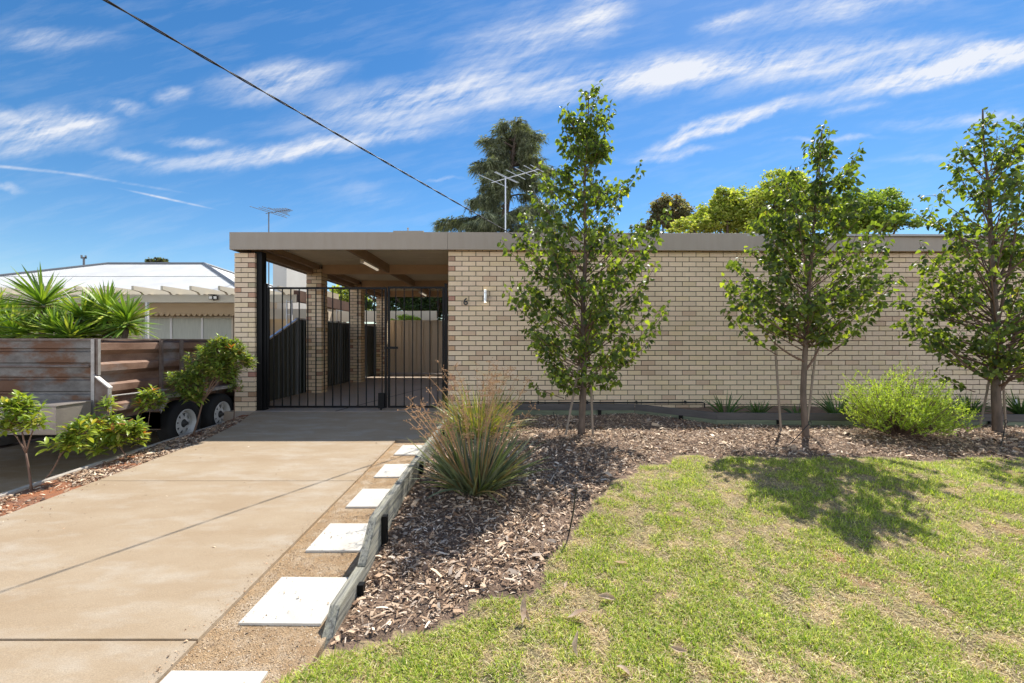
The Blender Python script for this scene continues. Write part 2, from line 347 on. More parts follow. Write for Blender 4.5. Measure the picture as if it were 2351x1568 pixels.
# ------------------------------------------------------------------ terrain
SL = .0337
GY_ = [-6, 1.5, 2.1, 2.9, 3.65, 4.75, 5.5, 6, 7.2, 8]; GZ_ = [-.52, -.27, -.235, -.145, -.05, .01, .045, .05, .05, .05]
def drive_z(Y): return -SL*np.maximum(0, 7.8-np.asarray(Y, float))
def gz(X, Y):
    X = np.asarray(X, float); Y = np.asarray(Y, float)                                                    # garden and lawn surface
    z = np.interp(Y, GY_, GZ_)
    w = np.clip((-.50-X)/.3, 0, 1)*np.clip((2.45-Y)/.4, 0, 1); z = z*(1-w)+(-SL*np.maximum(0, 7.8-Y)-.012)*w
    return z+(vnoise(X, Y, 1.1, 3)-.5)*.045+(vnoise(X, Y, 3.7, 5)-.5)*.018
LB = [(P3(x, y, 1)[0], y) for x, y in [(0, 0)]]                  # lawn border, traced as world points
_lb = []
for x, y in [(700, 1545), (770, 1500), (870, 1478), (1000, 1440), (1130, 1385), (1240, 1335), (1290, 1270), (1325, 1215), (1385, 1150), (1405, 1110), (1480, 1075), (1560, 1060), (1700, 1048), (1900, 1052), (2100, 1056), (2351, 1050)]:
    Y = 4.
    for _ in range(30): Y = .5*Y+.5*(1.2-float(np.interp(Y, GY_, GZ_)))*FD/(y-784)
    _lb.append(((x-1175.5)/FD*Y, Y))
LX = [p[0] for p in _lb]; LY = [p[1] for p in _lb]
def lawn_y(X): return np.interp(X, [-1.2]+LX+[9, 14], [1.5]+LY+[4.6, 4.6])
def is_lawn(X, Y): return Y < lawn_y(X)+(vnoise(X, Y, 5, 2)-.5)*.22
def gp(x, y):                                                    # photograph pixel -> point on the garden
    Y = 4.
    for _ in range(40): Y = .6*Y+.4*(1.2-float(gz((x-1175.5)/FD*Y, Y)))*FD/(y-784)
    X = (x-1175.5)/FD*Y; return X, Y, float(gz(X, Y))

# big ground sheet
ys = np.array([-300, -40, -8, -4, 0, 2, 4, 6, 8, 10, 14, 20, 40, 100, 400.]); xs = np.array([-400, -60, -20, -12, -8, -6, -5, -4.2, 0, 5, 10, 14, 40, 400.])
XX, YY = np.meshgrid(xs, ys); ZZ = -.37-.04*np.clip(6-YY, 0, 14)-.05*(XX > -4)
V = np.stack([XX, YY, ZZ], -1).reshape(-1, 3); nx = len(xs)
F = [(j*nx+i, j*nx+i+1, (j+1)*nx+i+1, (j+1)*nx+i) for j in range(len(ys)-1) for i in range(nx-1)]
tag(np_mesh('ground', V, F, 'yard_soil'), kind='structure')
def yard_z(Y): return -.37-.04*np.clip(6-np.asarray(Y, float), 0, 14)

# garden surfaces (fine grid)
st = .07; gx = np.arange(-.86, 13, st); gy = np.arange(-4, 8.0, st)
XX, YY = np.meshgrid(gx, gy); ZZ = gz(XX, YY)
V = np.stack([XX, YY, ZZ], -1).reshape(-1, 3); nx = len(gx); ny = len(gy)
I, J = np.meshgrid(np.arange(nx-1), np.arange(ny-1)); a = (J*nx+I).ravel(); F = np.stack([a, a+1, a+nx+1, a+nx], 1)
cx = V[a, 0]+st/2; cy = V[a, 1]+st/2; lm = is_lawn(cx, cy)
tag(np_mesh('mulch_bed', V, F[~lm], 'mulch_base', smooth=True), kind='structure')
tag(np_mesh('lawn_ground', V, F[lm], 'turf_base', smooth=True), kind='structure')

# driveway: sloping slab with joints, apron and carport floor
def strip(name, pts, m, thick=.1, kind='structure'):            # pts: list of (x0, x1, y, z) rows
    v = []; f = []
    for x0, x1, y, z in pts: v += [(x0, y, z), (x1, y, z), (x0, y, z-thick), (x1, y, z-thick)]
    for i in range(len(pts)-1):
        a = i*4; f += [(a, a+1, a+5, a+4), (a+1, a+3, a+7, a+5), (a, a+4, a+6, a+2)]
    f += [(0, 2, 3, 1), tuple(len(v)-4+k for k in (0, 1, 3, 2))]
    o = MB().add(v, f).build(name, m); return tag(o, kind=kind)
def dz(y): return float(drive_z(y))
J1 = 4.305; J2 = 2.126; G = .0055
strip('driveway', [(-3.93, -1.47, -6, dz(-6)), (-3.93, -1.47, J2-G, dz(J2)-.004)], 'concrete', .4)
strip('driveway', [(-3.93, -1.47, J2+G, dz(J2)), (-3.93, -1.48, J1-G, dz(J1))], 'concrete', .4)
strip('driveway', [(-3.93, -1.48, J1+G, dz(J1)), (-3.93, -1.49, 5.86, dz(5.86)), (-3.95, -.92, 5.861, dz(5.86)), (-4.12, -.92, 6.85, dz(6.85)), (-4.42, -.92, 7.78, dz(7.78)-.002)], 'concrete', .4)
strip('driveway_joint', [(-3.9, -1.5, -5.9, dz(-5.9)-.03), (-3.9, -1.5, 4.9, dz(4.9)-.03)], 'joint', .02)
strip('carport_floor', [(-4.95, -.9, 7.79, .0), (-4.95, -.9, 11.6, .0), (-4.95, -.9, 17.4, .0)], 'carport_slab', .5)
v = MB(); 
v.add([(-3.05, 7.82, .004), (-3.02, 7.82, .004), (-1.25, 16.6, .004), (-1.27, 16.6, .004)], [(0, 1, 2, 3)])
tag(v.build('floor_joint', 'joint'), kind='structure')
# gravel path between drive and sleepers
strip('gravel_path', [(-1.475, -.885, -6, dz(-6)-.022)]+[(-1.485, -.885, y, dz(y)-.022) for y in (2, 4)]+[(-1.49, -.885, 5.855, dz(5.855)-.022)], 'gravel', .06)
# soil strip left of the drive
strip('soil_strip', [(-4.44, -3.935, -6, dz(-6)-.025), (-4.44, -3.935, 5.86, dz(5.86)-.03), (-4.44, -4.13, 6.85, dz(6.85)-.03), (-4.60, -4.43, 7.75, -.05)], 'red_soil', .6)
strip('kerb_edge', [(-4.50, -4.44, -6, dz(-6)-.01), (-4.50, -4.44, 5.4, dz(5.4)-.01), (-4.50, -4.44, 7.3, dz(7.3)-.035)], 'concrete_edge', .6)
strip('neighbour_driveway', [(-7.9, -4.503, -6, float(yard_z(-6))+.02), (-7.4, -4.503, 6, float(yard_z(6))+.02), (-7.4, -4.503, 10, -.35)], 'concrete', .05)

# ------------------------------------------------------------------ bricks
def bcol(side=0):
    r = random.random(); b = .92+random.random()*.13
    if r < .55: c = (.85, .68, .465)
    elif r < .8: c = (.85, .67, .475)
    elif r < .93: c = (.83, .66, .42)
    else: c = (.72, .53, .36)
    return tuple(x*b for x in c)
def bcol2():
    c = random.choice([(.60, .40, .23), (.58, .36, .24), (.62, .45, .28), (.50, .30, .20), (.60, .47, .34)]); return tuple(x*(.9+random.random()*.15) for x in c)
PZ, PX, MJ = .086, .24, .0115
def brick_wall(mb, x0, x1, y, z0, z1, closer=True):             # courses of single bricks on a recessed mortar backing, face at y
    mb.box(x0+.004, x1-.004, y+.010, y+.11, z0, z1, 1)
    k = 0; z = z0
    while z < z1-.02:
        h = min(PZ-MJ, z1-z); x = x0 if k % 2 == 0 else x0-PX/2
        while x < x1:
            a, b = max(x, x0), min(x+PX-MJ, x1)
            if b-a > .02:
                c = bcol2() if (closer and a == x0 and k % 2 == 1) else bcol()
                j = (random.random()-.5)*.003; mb.box(a, b, y+j, y+.10, z, z+h, 0, c)
            x += PX
        z += PZ; k += 1
def brick_col(mb, x0, y0, z0, z1, w=.35):
    mb.box(x0+.009, x0+w-.009, y0+.009, y0+w-.009, z0, z1, 1)
    z = z0; k = 0; q = .11; 
    while z < z1-.02:
        h = min(PZ-MJ, z1-z)
        # pinwheel: four stretchers and a header round each course
        L1, L2 = .23, .109
        fr = [(0, L2), (L2+MJ, w)] if k % 2 == 0 else [(0, L1), (L1+MJ, w)]
        for a, b in fr:
            c = bcol() if b-a > .15 else random.choice([bcol, bcol2])()
            j = (random.random()-.5)*.003; mb.box(x0+a, x0+b, y0+j, y0+.1, z, z+h, 0, c)
            mb.box(x0+a, x0+b, y0+w-.1, y0+w+j, z, z+h, 0, c)
        for xx0, xx1 in ((x0-.0015, x0+.1), (x0+w-.1, x0+w+.0015)):
            fr2 = [(.103, .24), (.251, w-.103)] if k % 2 == 0 else [(.103, w-.103)]
            for a, b in fr2:
                if b-a > .02: mb.box(xx0, xx1, y0+a, y0+b, z, z+h, 0, bcol())
        z += PZ; k += 1

# ------------------------------------------------------------------ the house
YAW = R(1.0)
house = empty('brick_house', (-1.1, 7.87, 0), 'low flat-roofed cream brick house with a carport, behind three staked trees', 'house')
def yawp(o):                                                    # the wall right of the carport turns one degree
    o.location = house.location*0; o.parent = house; o.matrix_parent_inverse = Matrix.Identity(4); o.rotation_euler = (0, 0, YAW); return o
mb = MB(); brick_wall(mb, 0, 14.4, 0, -.07, 2.80)
w_ = mb.build('front_wall', ['brick', 'mortar'], None, tint=True); yawp(w_)
mb = MB()
mb.box(.012, .12, .112, 9.6, -.1, 3.0, 1)
z = -.07; k = 0
while z < 2.78:                                                  # carport side of the house: bricks along Y
    y = .112 if k % 2 else .112-PX/2+.12
    while y < 9.4:
        mb.box(0, .1, max(y, .112), y+PX-MJ, z, z+PZ-MJ, 0, bcol()); y += PX
    z += PZ; k += 1
w_ = mb.build('carport_wall', ['brick', 'mortar'], None, tint=True); w_.parent = house
mb = MB(); mb.box(0, .11, 0, 9.6, -.1, 3.0, 0); mb.box(-14.4, 0, 9.49, 9.6, -.1, 3.0, 0)
w_ = mb.build('rear_wall', 'cream_wall', None); w_.parent = house; w_.location = (14.45, .35, 0)
# fascia: three lengths butted together, front at Y 7.76
FB, FT = 2.768, 3.066
mb = MB(); mb.box(-3.72, -.002, -.11, -.07, FB, FT); mb.box(-3.72, -3.68, -.07, 9.3, FB, FT)
f_ = mb.build('fascia', 'fascia_paint', None, bevel=.004); f_.parent = house
for a, b in ((.0, 2.79), (2.793, 6.2), (6.203, 10.4), (10.403, 14.9)):
    f_ = MB().box(a, b, -.11, -.07, FB, FT).build('fascia', 'fascia_paint', None, bevel=.003); yawp(f_)
r_ = MB().box(-3.68, 0, -.07, 9.1, 3.03, 3.06).box(0.002, 14.9, -.02, 10.4, 3.02, 3.05).build('roof', 'roof_sheet', None); r_.parent = house
c_ = MB().box(-3.67, .1, -.06, 9.05, 3.0, 3.029).build('ceiling', 'ceiling_sheet', None); c_.parent = house
# rooftop slab
b_ = MB().box(-.94, -.42, -.06, .5, 3.066, 3.10).build('roof_cap', 'fascia_paint', r_); b_.matrix_parent_inverse = Matrix.Identity(4)
b_ = MB().lathe([(.012, 0), (.012, .05), (.018, .05), (.018, .065), (.0, .065)], (-.70, .0, 3.10), 'z', 10).build('vent_stub', 'roof_sheet', r_); b_.matrix_parent_inverse = Matrix.Identity(4)
# columns
CY = [7.87, 10.62, 13.40, 16.1]
for i, y in enumerate(CY):
    mb = MB(); brick_col(mb, -4.80+1.1, y-7.87, -.02 if i else -.01, 2.89-(.16 if i == 0 else 0))
    c = mb.build('brick_column', ['brick', 'mortar'], None, tint=True); c.parent = house
    if i == 0:
        p = MB().box(-3.74, -3.31, -.05, .42, -.30, -.012).build('footing', 'concrete_edge', None); p.parent = c
# beams
for i in range(3):
    o = MB().box(-3.62, -3.54, CY[i]-7.87+.352, CY[i+1]-7.87-.002, 2.78, 2.90).build('side_beam', 'brown_paint', None); o.parent = house
    o = MB().box(-3.50, -3.40, CY[i]-7.87+.352, CY[i+1]-7.87+.06, 2.88, 2.998).build('inner_beam', 'brown_paint', None); o.parent = house
    o = MB().box(-3.345, -.002, CY[i+1]-7.87+.05, CY[i+1]-7.87+.12, 2.785, 2.998).build('cross_beam', 'tan_paint', None); o.parent = house
    y0 = (.0 if i == 0 else CY[i]-7.87+.122); o = MB().box(-1.83, -1.77, y0, CY[i+1]-7.87+.048, 2.81, 2.998).build('joist', 'brown_paint', None); o.parent = house
o = MB().box(-3.4, -.002, -.068, -.02, 2.80, 2.998).build('head_beam', 'tan_paint', None); o.parent = house

# number, wall lamp, pipe on the front wall
cu = bpy.data.curves.new('n6', 'FONT'); cu.body = '6'; cu.size = .172; cu.extrude = .006; cu.offset = .002
to = bpy.data.objects.new('n6', cu); COL.objects.link(to)
dg = bpy.context.evaluated_depsgraph_get(); me = bpy.data.meshes.new_from_object(to.evaluated_get(dg)); bpy.data.objects.remove(to)
o = link('house_number', me, None, 'black_plastic'); o.location = (-.845, 7.857, 1.832); o.rotation_euler = (R(90), 0, YAW)
tag(o, 'black number 6 fixed to the bricks beside the gate', 'house number')
lx = (1346.5-1420.5)/160.5; ly = 7.87-.075
lampo = empty('wall_lamp', (lx, 7.87, 1.98), 'stainless steel up and down tube lamp on the brick wall', 'wall lamp')
o = MB().lathe([(.0, -.105), (.024, -.105), (.027, -.1), (.027, -.062), (.0255, -.058), (.0255, -.05), (.027, -.046), (.027, .046), (.0255, .05), (.0255, .058), (.027, .062), (.027, .1), (.024, .105), (.0, .105)], (0, -.06, 0), 'z', 20).build('tube', 'steel', None, smooth=False); o.parent = lampo
o = MB().box(-.012, .012, -.04, .002, -.03, .03).build('bracket', 'steel', None); o.parent = lampo
for zz_ in (-.1065, .1065):
    o = MB().lathe([(.0, -.001), (.02, -.001), (.02, .001), (0, .001)], (0, -.06, zz_), 'z', 16).build('lens', 'lamp_glow', None); o.parent = lampo
mb = MB(); pz = .145
mb.tube([(-.2, 7.83, pz), (3.3, 7.89, pz), (3.33, 7.88, pz-.01), (3.335, 7.88, pz-.10), (3.335, 7.88, pz-.2)], .013, 8)
for x in (.45, 1.3, 2.15, 3.0): mb.box(x-.012, x+.012, 7.81+x*.015, 7.86+x*.017, pz-.018, pz+.03)
tag(mb.build('water_pipe', 'black_plastic', None), 'thin black pipe running low along the brick wall above the timber edging', 'pipe')

# ------------------------------------------------------------------ gates
GY = 8.0
def bars(parent, xs, z0, z1):
    first = None
    for x in xs:
        if first is None:
            o = MB().box(-.008, .008, -.008, .008, z0, z1).build('bar', 'black_steel', None); first = o
        else: o = first.copy(); COL.objects.link(o)
        o.parent = parent; o.location = (x, 0, 0)
def leafframe(x0, x1, z0, z1, extra=None):
    mb = MB(); t = .0175
    mb.box(x0, x0+.035, -t, t, z0, z1).box(x1-.035, x1, -t, t, z0, z1).box(x0+.035, x1-.035, -t+.002, t-.002, z1-.035, z1-.001).box(x0+.035, x1-.035, -t+.002, t-.002, z0+.001, z0+.035)
    if extra: mb.box(x1-.09, x1-.075, -.012, .012, z0+.035, z1-.035)
    return mb
g1 = empty('driveway_gate', (-4.3, GY, .0), 'wide black barred steel gate leaf beside the thick black post, drop bolt at its foot', 'gate', 'barred gate leaves across the carport')
o = leafframe(0, 2.10, .035, 2.155, True).build('frame', 'black_steel', None); o.parent = g1
bars(g1, [((620+x/2.614)-1420.5)/1263*GY+4.3 for x in (365, 427, 488, 549, 611, 670, 731, 792, 852, 914, 975, 1036, 1095)], .07, 2.12)
o = MB().box(1.96, 2.07, -.055, -.0185, .03, .30).box(1.995, 2.02, -.045, -.025, -.005, .03).build('drop_bolt', 'black_steel', None, bevel=.004); o.parent = g1
o = MB().box(2.065, 2.30, -.04, -.0195, 1.07, 1.11).build('latch', 'black_steel', None); o.parent = g1
g2 = empty('driveway_gate', (-2.18, GY, .0), 'narrow black barred steel gate leaf closing against the house wall', 'gate', 'barred gate leaves across the carport')
o = leafframe(0, .99, .035, 2.165).build('frame', 'black_steel', None); o.parent = g2
bars(g2, [((620+x/2.614)-1420.5)/1263*GY+2.18 for x in (1250, 1311, 1372, 1434, 1497, 1555)], .07, 2.13)
gp1 = empty('gate_post', (-4.42, GY, 0), 'thick tall black steel gate post beside the front brick column', 'post')
o = MB().box(-.075, .065, -.075, .075, .012, 2.765).build('post', 'black_steel', None, bevel=.004); o.parent = gp1
o = MB().box(-.085, .10, -.09, .09, 0, .012).build('base_plate', 'black_steel', None); o.parent = gp1
o = MB().box(.067, .115, -.03, .03, .012, 2.20).box(.062, .12, -.035, .035, 2.20, 2.215).build('hinge_post', 'black_steel', None); o.parent = gp1
o = MB().box(-1.182, -1.135, GY-.03, GY+.03, 0, 2.2).box(-1.187, -1.13, GY-.035, GY+.035, 2.2, 2.215).build('gate_post', 'black_steel', None)
tag(o, 'slim black hinge post fixed to the end of the house wall', 'post')

# tube lights
l1 = empty('batten_light', (-2.93, 9.4, 2.78), 'white tube light on the carport ceiling joist nearer the gates', 'light', 'tube lights under the carport roof')
o = MB().box(-.03, .03, -.5, .5, -.005, .03).box(-.035, .035, -.52, -.50, -.045, .03).box(-.035, .035, .5, .52, -.045, .03).build('housing', 'pvc_white', None); o.parent = l1
o = MB().tube([(0, -.499, -.02), (0, .499, -.02)], .024, 12).build('diffuser', 'tube_glow', None, smooth=True); o.parent = l1
copy_tree(l1, (-2.93, 14.95, 2.78), 'white tube light on the carport ceiling at the far end above the beige gate')

# ------------------------------------------------------------------ sheet fences
def ribbed(x0, x1, zt0, zt1, zb, pitch=.19, depth=.03):         # along local x, top may slope
    pts = []; x = x0; k = 0
    seq = [(0, 0), (.33, 0), (.42, 1), (.58, 1), (.67, 0)]
    while x < x1:
        for a, d in seq:
            xx = x+a*pitch
            if xx <= x1: pts.append((xx, d*depth))
        x += pitch
    pts.append((x1, 0)); v = []; f = []
    for (a, d) in pts:
        t = (a-x0)/(x1-x0); z = zt0+(zt1-zt0)*t; v += [(a, d, zb), (a, d, z)]
    for i in range(len(pts)-1): f.append((2*i, 2*i+2, 2*i+3, 2*i+1))
    return MB().add(v, f)
fg = empty('sheet_metal_gate', (-4.49, 16.8, 0), 'beige ribbed metal sheet gate closing the far end of the carport', 'gate')
o = ribbed(.04, 3.3, 1.93, 1.93, .07, .27, .035).build('sheet', 'beige_fence', None); o.parent = fg
o = MB().box(0, 3.34, -.012, .05, 1.93, 1.985).box(0, .04, -.012, .05, .05, 1.93).box(3.3, 3.34, -.012, .05, .05, 1.93).box(.04, 3.3, -.012, .05, .045, .075).build('frame', 'beige_fence', None); o.parent = fg
ff_ = empty('side_fence', (-4.88, 8.0, 0), 'dark green ribbed metal fence beside the carport, its first panel sloping down', 'fence')
def panel(y0, y1, za, zb_):
    o = ribbed(y0, y1, za, zb_, .0, .19, .035).build('panel', 'green_fence', None); o.rotation_euler = (0, 0, R(90)); o.parent = ff_
    mb = MB(); mb.add([(-.03, y0, za), (.02, y0, za), (.02, y1, zb_), (-.03, y1, zb_), (-.03, y0, za+.035), (.02, y0, za+.035), (.02, y1, zb_+.035), (-.03, y1, zb_+.035)],
           [(0, 3, 2, 1), (4, 5, 6, 7), (0, 1, 5, 4), (1, 2, 6, 5), (2, 3, 7, 6), (3, 0, 4, 7)])
    o = mb.build('capping', 'alu', None); o.parent = ff_
    o = MB().box(-.03, .025, y1-.03, y1+.03, 0, zb_+.05).build('post', 'ridge_grey', None); o.parent = ff_
panel(.1, 2.35, .845, 1.69); panel(2.4, 4.75, 1.70, 1.72); panel(4.8, 7.1, 1.72, 1.73); panel(7.15, 9.0, 1.73, 1.74)

# ------------------------------------------------------------------ sleepers, pavers, planter edging
def sleeper(name, label, poly, x0, x1, brackets):
    r = empty(name, (x0, poly[0][0], poly[0][1]), label, 'timber sleeper', 'timber sleepers beside the stepping stones')
    o = MB().prism(poly, x0, x1, 'x').build('timber', 'treated_pine', r, bevel=.006)
    for (y, z) in brackets:
        MB().box(x1+.002, x1+.035, y-.02, y+.02, z-.30, z-.03).build('bracket', 'black_steel', r)
sleeper('garden_sleeper', 'long grey green timber sleeper on edge, the raised one running up to the gate', [(6.2, .185), (2.88, .087), (2.66, -.10), (2.655, -.14), (2.70, -.20), (6.2, -.2)], -.90, -.852, [(2.98, .09), (4.2, .12), (5.5, .16)])
sleeper('garden_sleeper', 'short low grey green timber sleeper with a sloping cut end sinking into the grass', [(3.4, -.145), (2.66, -.155), (2.65, -.112), (2.27, -.116), (2.08, -.30), (2.3, -.34), (3.4, -.34)], -.905, -.853, [(2.52, -.11)])
pav = [(1.53, 'bottom'), (2.255, ''), (2.985, ''), (3.71, ''), (4.45, ''), (5.22, '')]
plabels = ['square pale stepping stone cut off by the lower picture edge', 'large square pale stepping stone crossed by the shadow of the cut sleeper end',
           'square pale stepping stone beside the sloping cut end of the raised sleeper', 'square pale stepping stone fourth along the path from the gate apron, near the sleeper bracket',
           'square pale stepping stone second from the gate apron', 'small looking square pale stepping stone touching the shaded concrete apron']
plabels[3] = 'square pale stepping stone third from the concrete apron'
for (y, _), lb in zip(pav, plabels):
    s = SL*.42; z0 = dz(y)+.004; o = MB().add([(-.207, -.207, -.04), (.207, -.207, -.04), (.207, .207, -.04), (-.207, .207, -.04), (-.207, -.207, 0), (.207, -.207, 0), (.207, .207, 0), (-.207, .207, 0)],
        [(0, 3, 2, 1), (4, 5, 6, 7), (0, 1, 5, 4), (1, 2, 6, 5), (2, 3, 7, 6), (3, 0, 4, 7)]).build('stepping_stone', 'paver', None, bevel=.003)
    o.location = (-1.149, y+.207, float(dz(y+.207))-.008); o.rotation_euler = (math.atan(SL)+R(random.uniform(-.3, .3)), R(random.uniform(-.4, .4)), R(random.uniform(-1, 1)))
    if y < 2: o.location.x -= .10
    tag(o, lb, 'stepping stone', 'stepping stones along the drive')
# planter edging boards: bottom board greenish, top board grey
pe = empty('planter_edging', (1.5, 7.5, 0), 'dark grey timber edging boards around the narrow bed along the brick wall', 'garden edging')
A = [(-.85, 7.15), (1.93, 7.15), (2.82, 6.28), (7.0, 6.12), (12.9, 6.0)]
for (a, b) in zip(A[:-1], A[1:]):
    d = Vector((b[0]-a[0], b[1]-a[1], 0)); ln = d.length; ang = math.atan2(d.y, d.x)
    for (z0, z1, m_, off, nm) in ((-.12, .118, 'green_timber', .002, 'lower_board'), (.12, .215, 'grey_timber', 0, 'board')):
        o = MB().box(.002, ln-.002, off, off+.045, z0, z1).build(nm, m_, None, bevel=.004); o.location = (a[0]-1.5, a[1]-7.5, 0); o.rotation_euler = (0, 0, ang); o.parent = pe
    n = max(1, int(ln/1.05))
    for k in range(n):
        o = MB().box(-.025, .025, -.03, -.002, -.15, .125).build('bracket', 'black_steel', None); q = Vector((a[0], a[1], 0))+d*((k+.6)/n); o.location = (q.x-1.5, q.y-7.5, 0); o.rotation_euler = (0, 0, ang); o.parent = pe
strip('planter_soil', [(2.9, 13.2, 6.32, .075), (2.0, 13.2, 7.15, .06), (-.86, 13.2, 7.20, .06), (-.86, 13.2, 8.15, .045)], 'mulch_base', .1)

# ------------------------------------------------------------------ mulch chips, gravel grains, grass
def chips(name, label, X, Y, Z, Ln, Wd, base, spread, kind='stuff'):
    n = len(X); a = rng.uniform(0, 2*PI, n); tl = rng.normal(0, .28, n); D = np.stack([np.cos(a)*np.cos(tl), np.sin(a)*np.cos(tl), np.sin(tl)], 1)
    T = np.array([(-.5, -.5, 0), (-.5, .5, 0), (0, -.5, .35), (0, .5, .35), (.5, -.35, 0), (.5, .35, 0)]); 
    roll = rng.normal(0, .6, n); up = np.stack([np.sin(roll), np.zeros(n), np.cos(roll)], 1); Yv = nrm(np.cross(up, D)); Zv = np.cross(D, Yv)
    P = np.stack([X, Y, Z], 1)
    V = P[:, None]+D[:, None]*(T[:, 0][None, :, None]*Ln[:, None, None])+Yv[:, None]*(T[:, 1][None, :, None]*Wd[:, None, None])+Zv[:, None]*(T[:, 2][None, :, None]*Wd[:, None, None])
    f = np.array([(0, 2, 3, 1), (2, 4, 5, 3)]); F = (f[None]+(np.arange(n)*6)[:, None, None]).reshape(-1, 4)
    pal = np.array(base); c = pal[rng.choice(len(pal), n, p=spread)]*rng.uniform(.65, 1.25, (n, 1))
    o = np_mesh(name, V.reshape(-1, 3), F, 'tinted', tint=rep(c, 6)); return tag(o, label, kind=kind)
n = 420000; X = rng.uniform(-.84, 9.5, n); Y = rng.uniform(1.9, 7.7, n)
keep = (~is_lawn(X, Y-.08*rng.random(n))) & (rng.random(n) < np.clip(1.35-.13*Y, .35, 1)) & (np.abs(X)/Y < 1.25) & (Y < np.interp(X, [-1, 1.93, 2.82, 7, 12.9], [7.11, 7.11, 6.24, 6.08, 5.96]))
keep &= rng.random(n) < np.where(vnoise(X, Y, 2.2, 8) > .30, 1, .55)
X, Y = X[keep], Y[keep]; n = len(X); Ln = rng.lognormal(-4.12, .6, n); Ln = np.clip(Ln, .006, .12); Wd = Ln*rng.uniform(.12, .42, n); Z = gz(X, Y)+rng.uniform(.0, .022, n)+.002
WOOD = [(.43, .285, .175), (.21, .122, .07), (.65, .47, .31), (.09, .054, .037), (.82, .66, .49), (.47, .37, .28)]
chips('bark_mulch', 'brown bark chip mulch spread over the garden bed', X, Y, Z, Ln, Wd, WOOD, [.28, .20, .20, .10, .12, .10])
n = 26000; X = rng.uniform(-4.43, -3.93, n); Y = rng.uniform(2.6, 7.4, n); k = (rng.random(n) < np.where(vnoise(X, Y, 3, 4) > .5, 1, .15)*np.clip((Y-2.6)/2.2, .15, 1)) & ((Y < 5.9) | (X < -3.95-(Y-5.9)*.2)) & (rng.random(n) < np.clip((Y-2.2)/3, .25, 1)); X, Y = X[k], Y[k]; n = len(X)
Ln = np.clip(rng.lognormal(-3.7, .5, n), .01, .09)
chips('mulch_litter', 'thin mulch and bark litter over the red soil strip', X, Y, drive_z(Y)-.027+rng.uniform(0, .012, n), Ln, Ln*rng.uniform(.12, .4, n), WOOD, [.28, .22, .19, .13, .08, .10])
n = 60000; X = np.clip(rng.normal(0, 1, n)*.001+rng.uniform(-1.47, -.91, n), -1.475, -.9); Y = rng.uniform(1.6, 5.85, n); k = rng.random(n) < np.clip(1.3-Y/5, .25, 1); X, Y = X[k], Y[k]; n = len(X)
Ln = np.clip(rng.lognormal(-5.6, .4, n), .002, .012)
chips('gravel_grains', 'fine orange crushed granite between the stepping stones', X, Y, drive_z(Y)-.0215+rng.uniform(0, .001, n), Ln, Ln*.8, [(.48, .34, .19), (.40, .27, .15), (.54, .43, .30), (.30, .20, .12)], [.4, .3, .2, .1])

n = 900; X = np.concatenate([-1.47-np.abs(rng.normal(0, .045, 600)), rng.uniform(-1.35, -.95, 300)]); Y = rng.uniform(1.6, 5.8, n); Z = drive_z(Y)+np.where(X < -1.47, .001, -.003); Ln = np.clip(rng.lognormal(-5.4, .45, n), .002, .014)
chips('spilled_grit', 'specks of grit spilled on the slab edge and stepping stones', X, Y, Z, Ln, Ln*.8, [(.54, .36, .22), (.40, .25, .14), (.24, .15, .09)], [.4, .35, .25])
n = 260; X = rng.uniform(-3.9, -1.6, n); X = np.where(rng.random(n) < .6, -3.9+np.abs(rng.normal(0, .18, n)), X); Y = rng.uniform(1.9, 7.4, n); Ln = np.clip(rng.lognormal(-4.6, .5, n), .004, .03)
chips('leaf_specks', 'tiny bits of leaf and bark blown onto the driveway', X, Y, drive_z(Y)+.0015, Ln, Ln*.35, WOOD, [.28, .20, .20, .13, .09, .10])

def lawn_pts(n, dens):
    X = rng.uniform(-1.0, 8, n); Y = 1.15+rng.random(n)**1.0*4.2
    k = is_lawn(X, Y+.03) & ((X > -.86+.03*np.sin(Y*23)) | ((Y < 2.06) & (rng.random(n) < (X+1.02)*5))) & (np.abs(X)/Y < 1.5) & (rng.random(n) < dens(X, Y)); return X[k], Y[k]
gpatch = lambda X, Y: .12*vnoise(X+.3*vnoise(X, Y, 3, 9), Y, 2.3, 11)+.50*vnoise(X+.1*vnoise(X, Y, 9, 4), Y+.1*vnoise(X, Y, 8, 3), 7.5, 12)+.38*vnoise(X, Y, 17, 13)
# green blades in clumps
X, Y = lawn_pts(900000, lambda X, Y: np.clip(1.25-.13*Y, .4, 1)*np.clip((gpatch(X, Y)-.33)*7, .08, 1))
n = len(X); g = gpatch(X, Y); P = np.stack([X, Y, gz(X, Y)-.004], 1); D = rdir(n, .25, .95)
Ln = rng.uniform(.024, .062, n)*(.25+1.4*g); V, F, k = blades(P, D, Ln, rng.uniform(.003, .0055, n), rng.uniform(.0, .5, n), 3)
c = np.array([(.35, .45, .05), (.53, .61, .09), (.17, .28, .03), (.72, .72, .22)])[rng.choice(4, n, p=[.38, .3, .2, .12])]*rng.uniform(.75, 1.25, (n, 1))
tag(np_mesh('lawn_grass', V, F, 'grass_blade', tint=rep(c, k)), 'patchy short green lawn grass', kind='stuff')
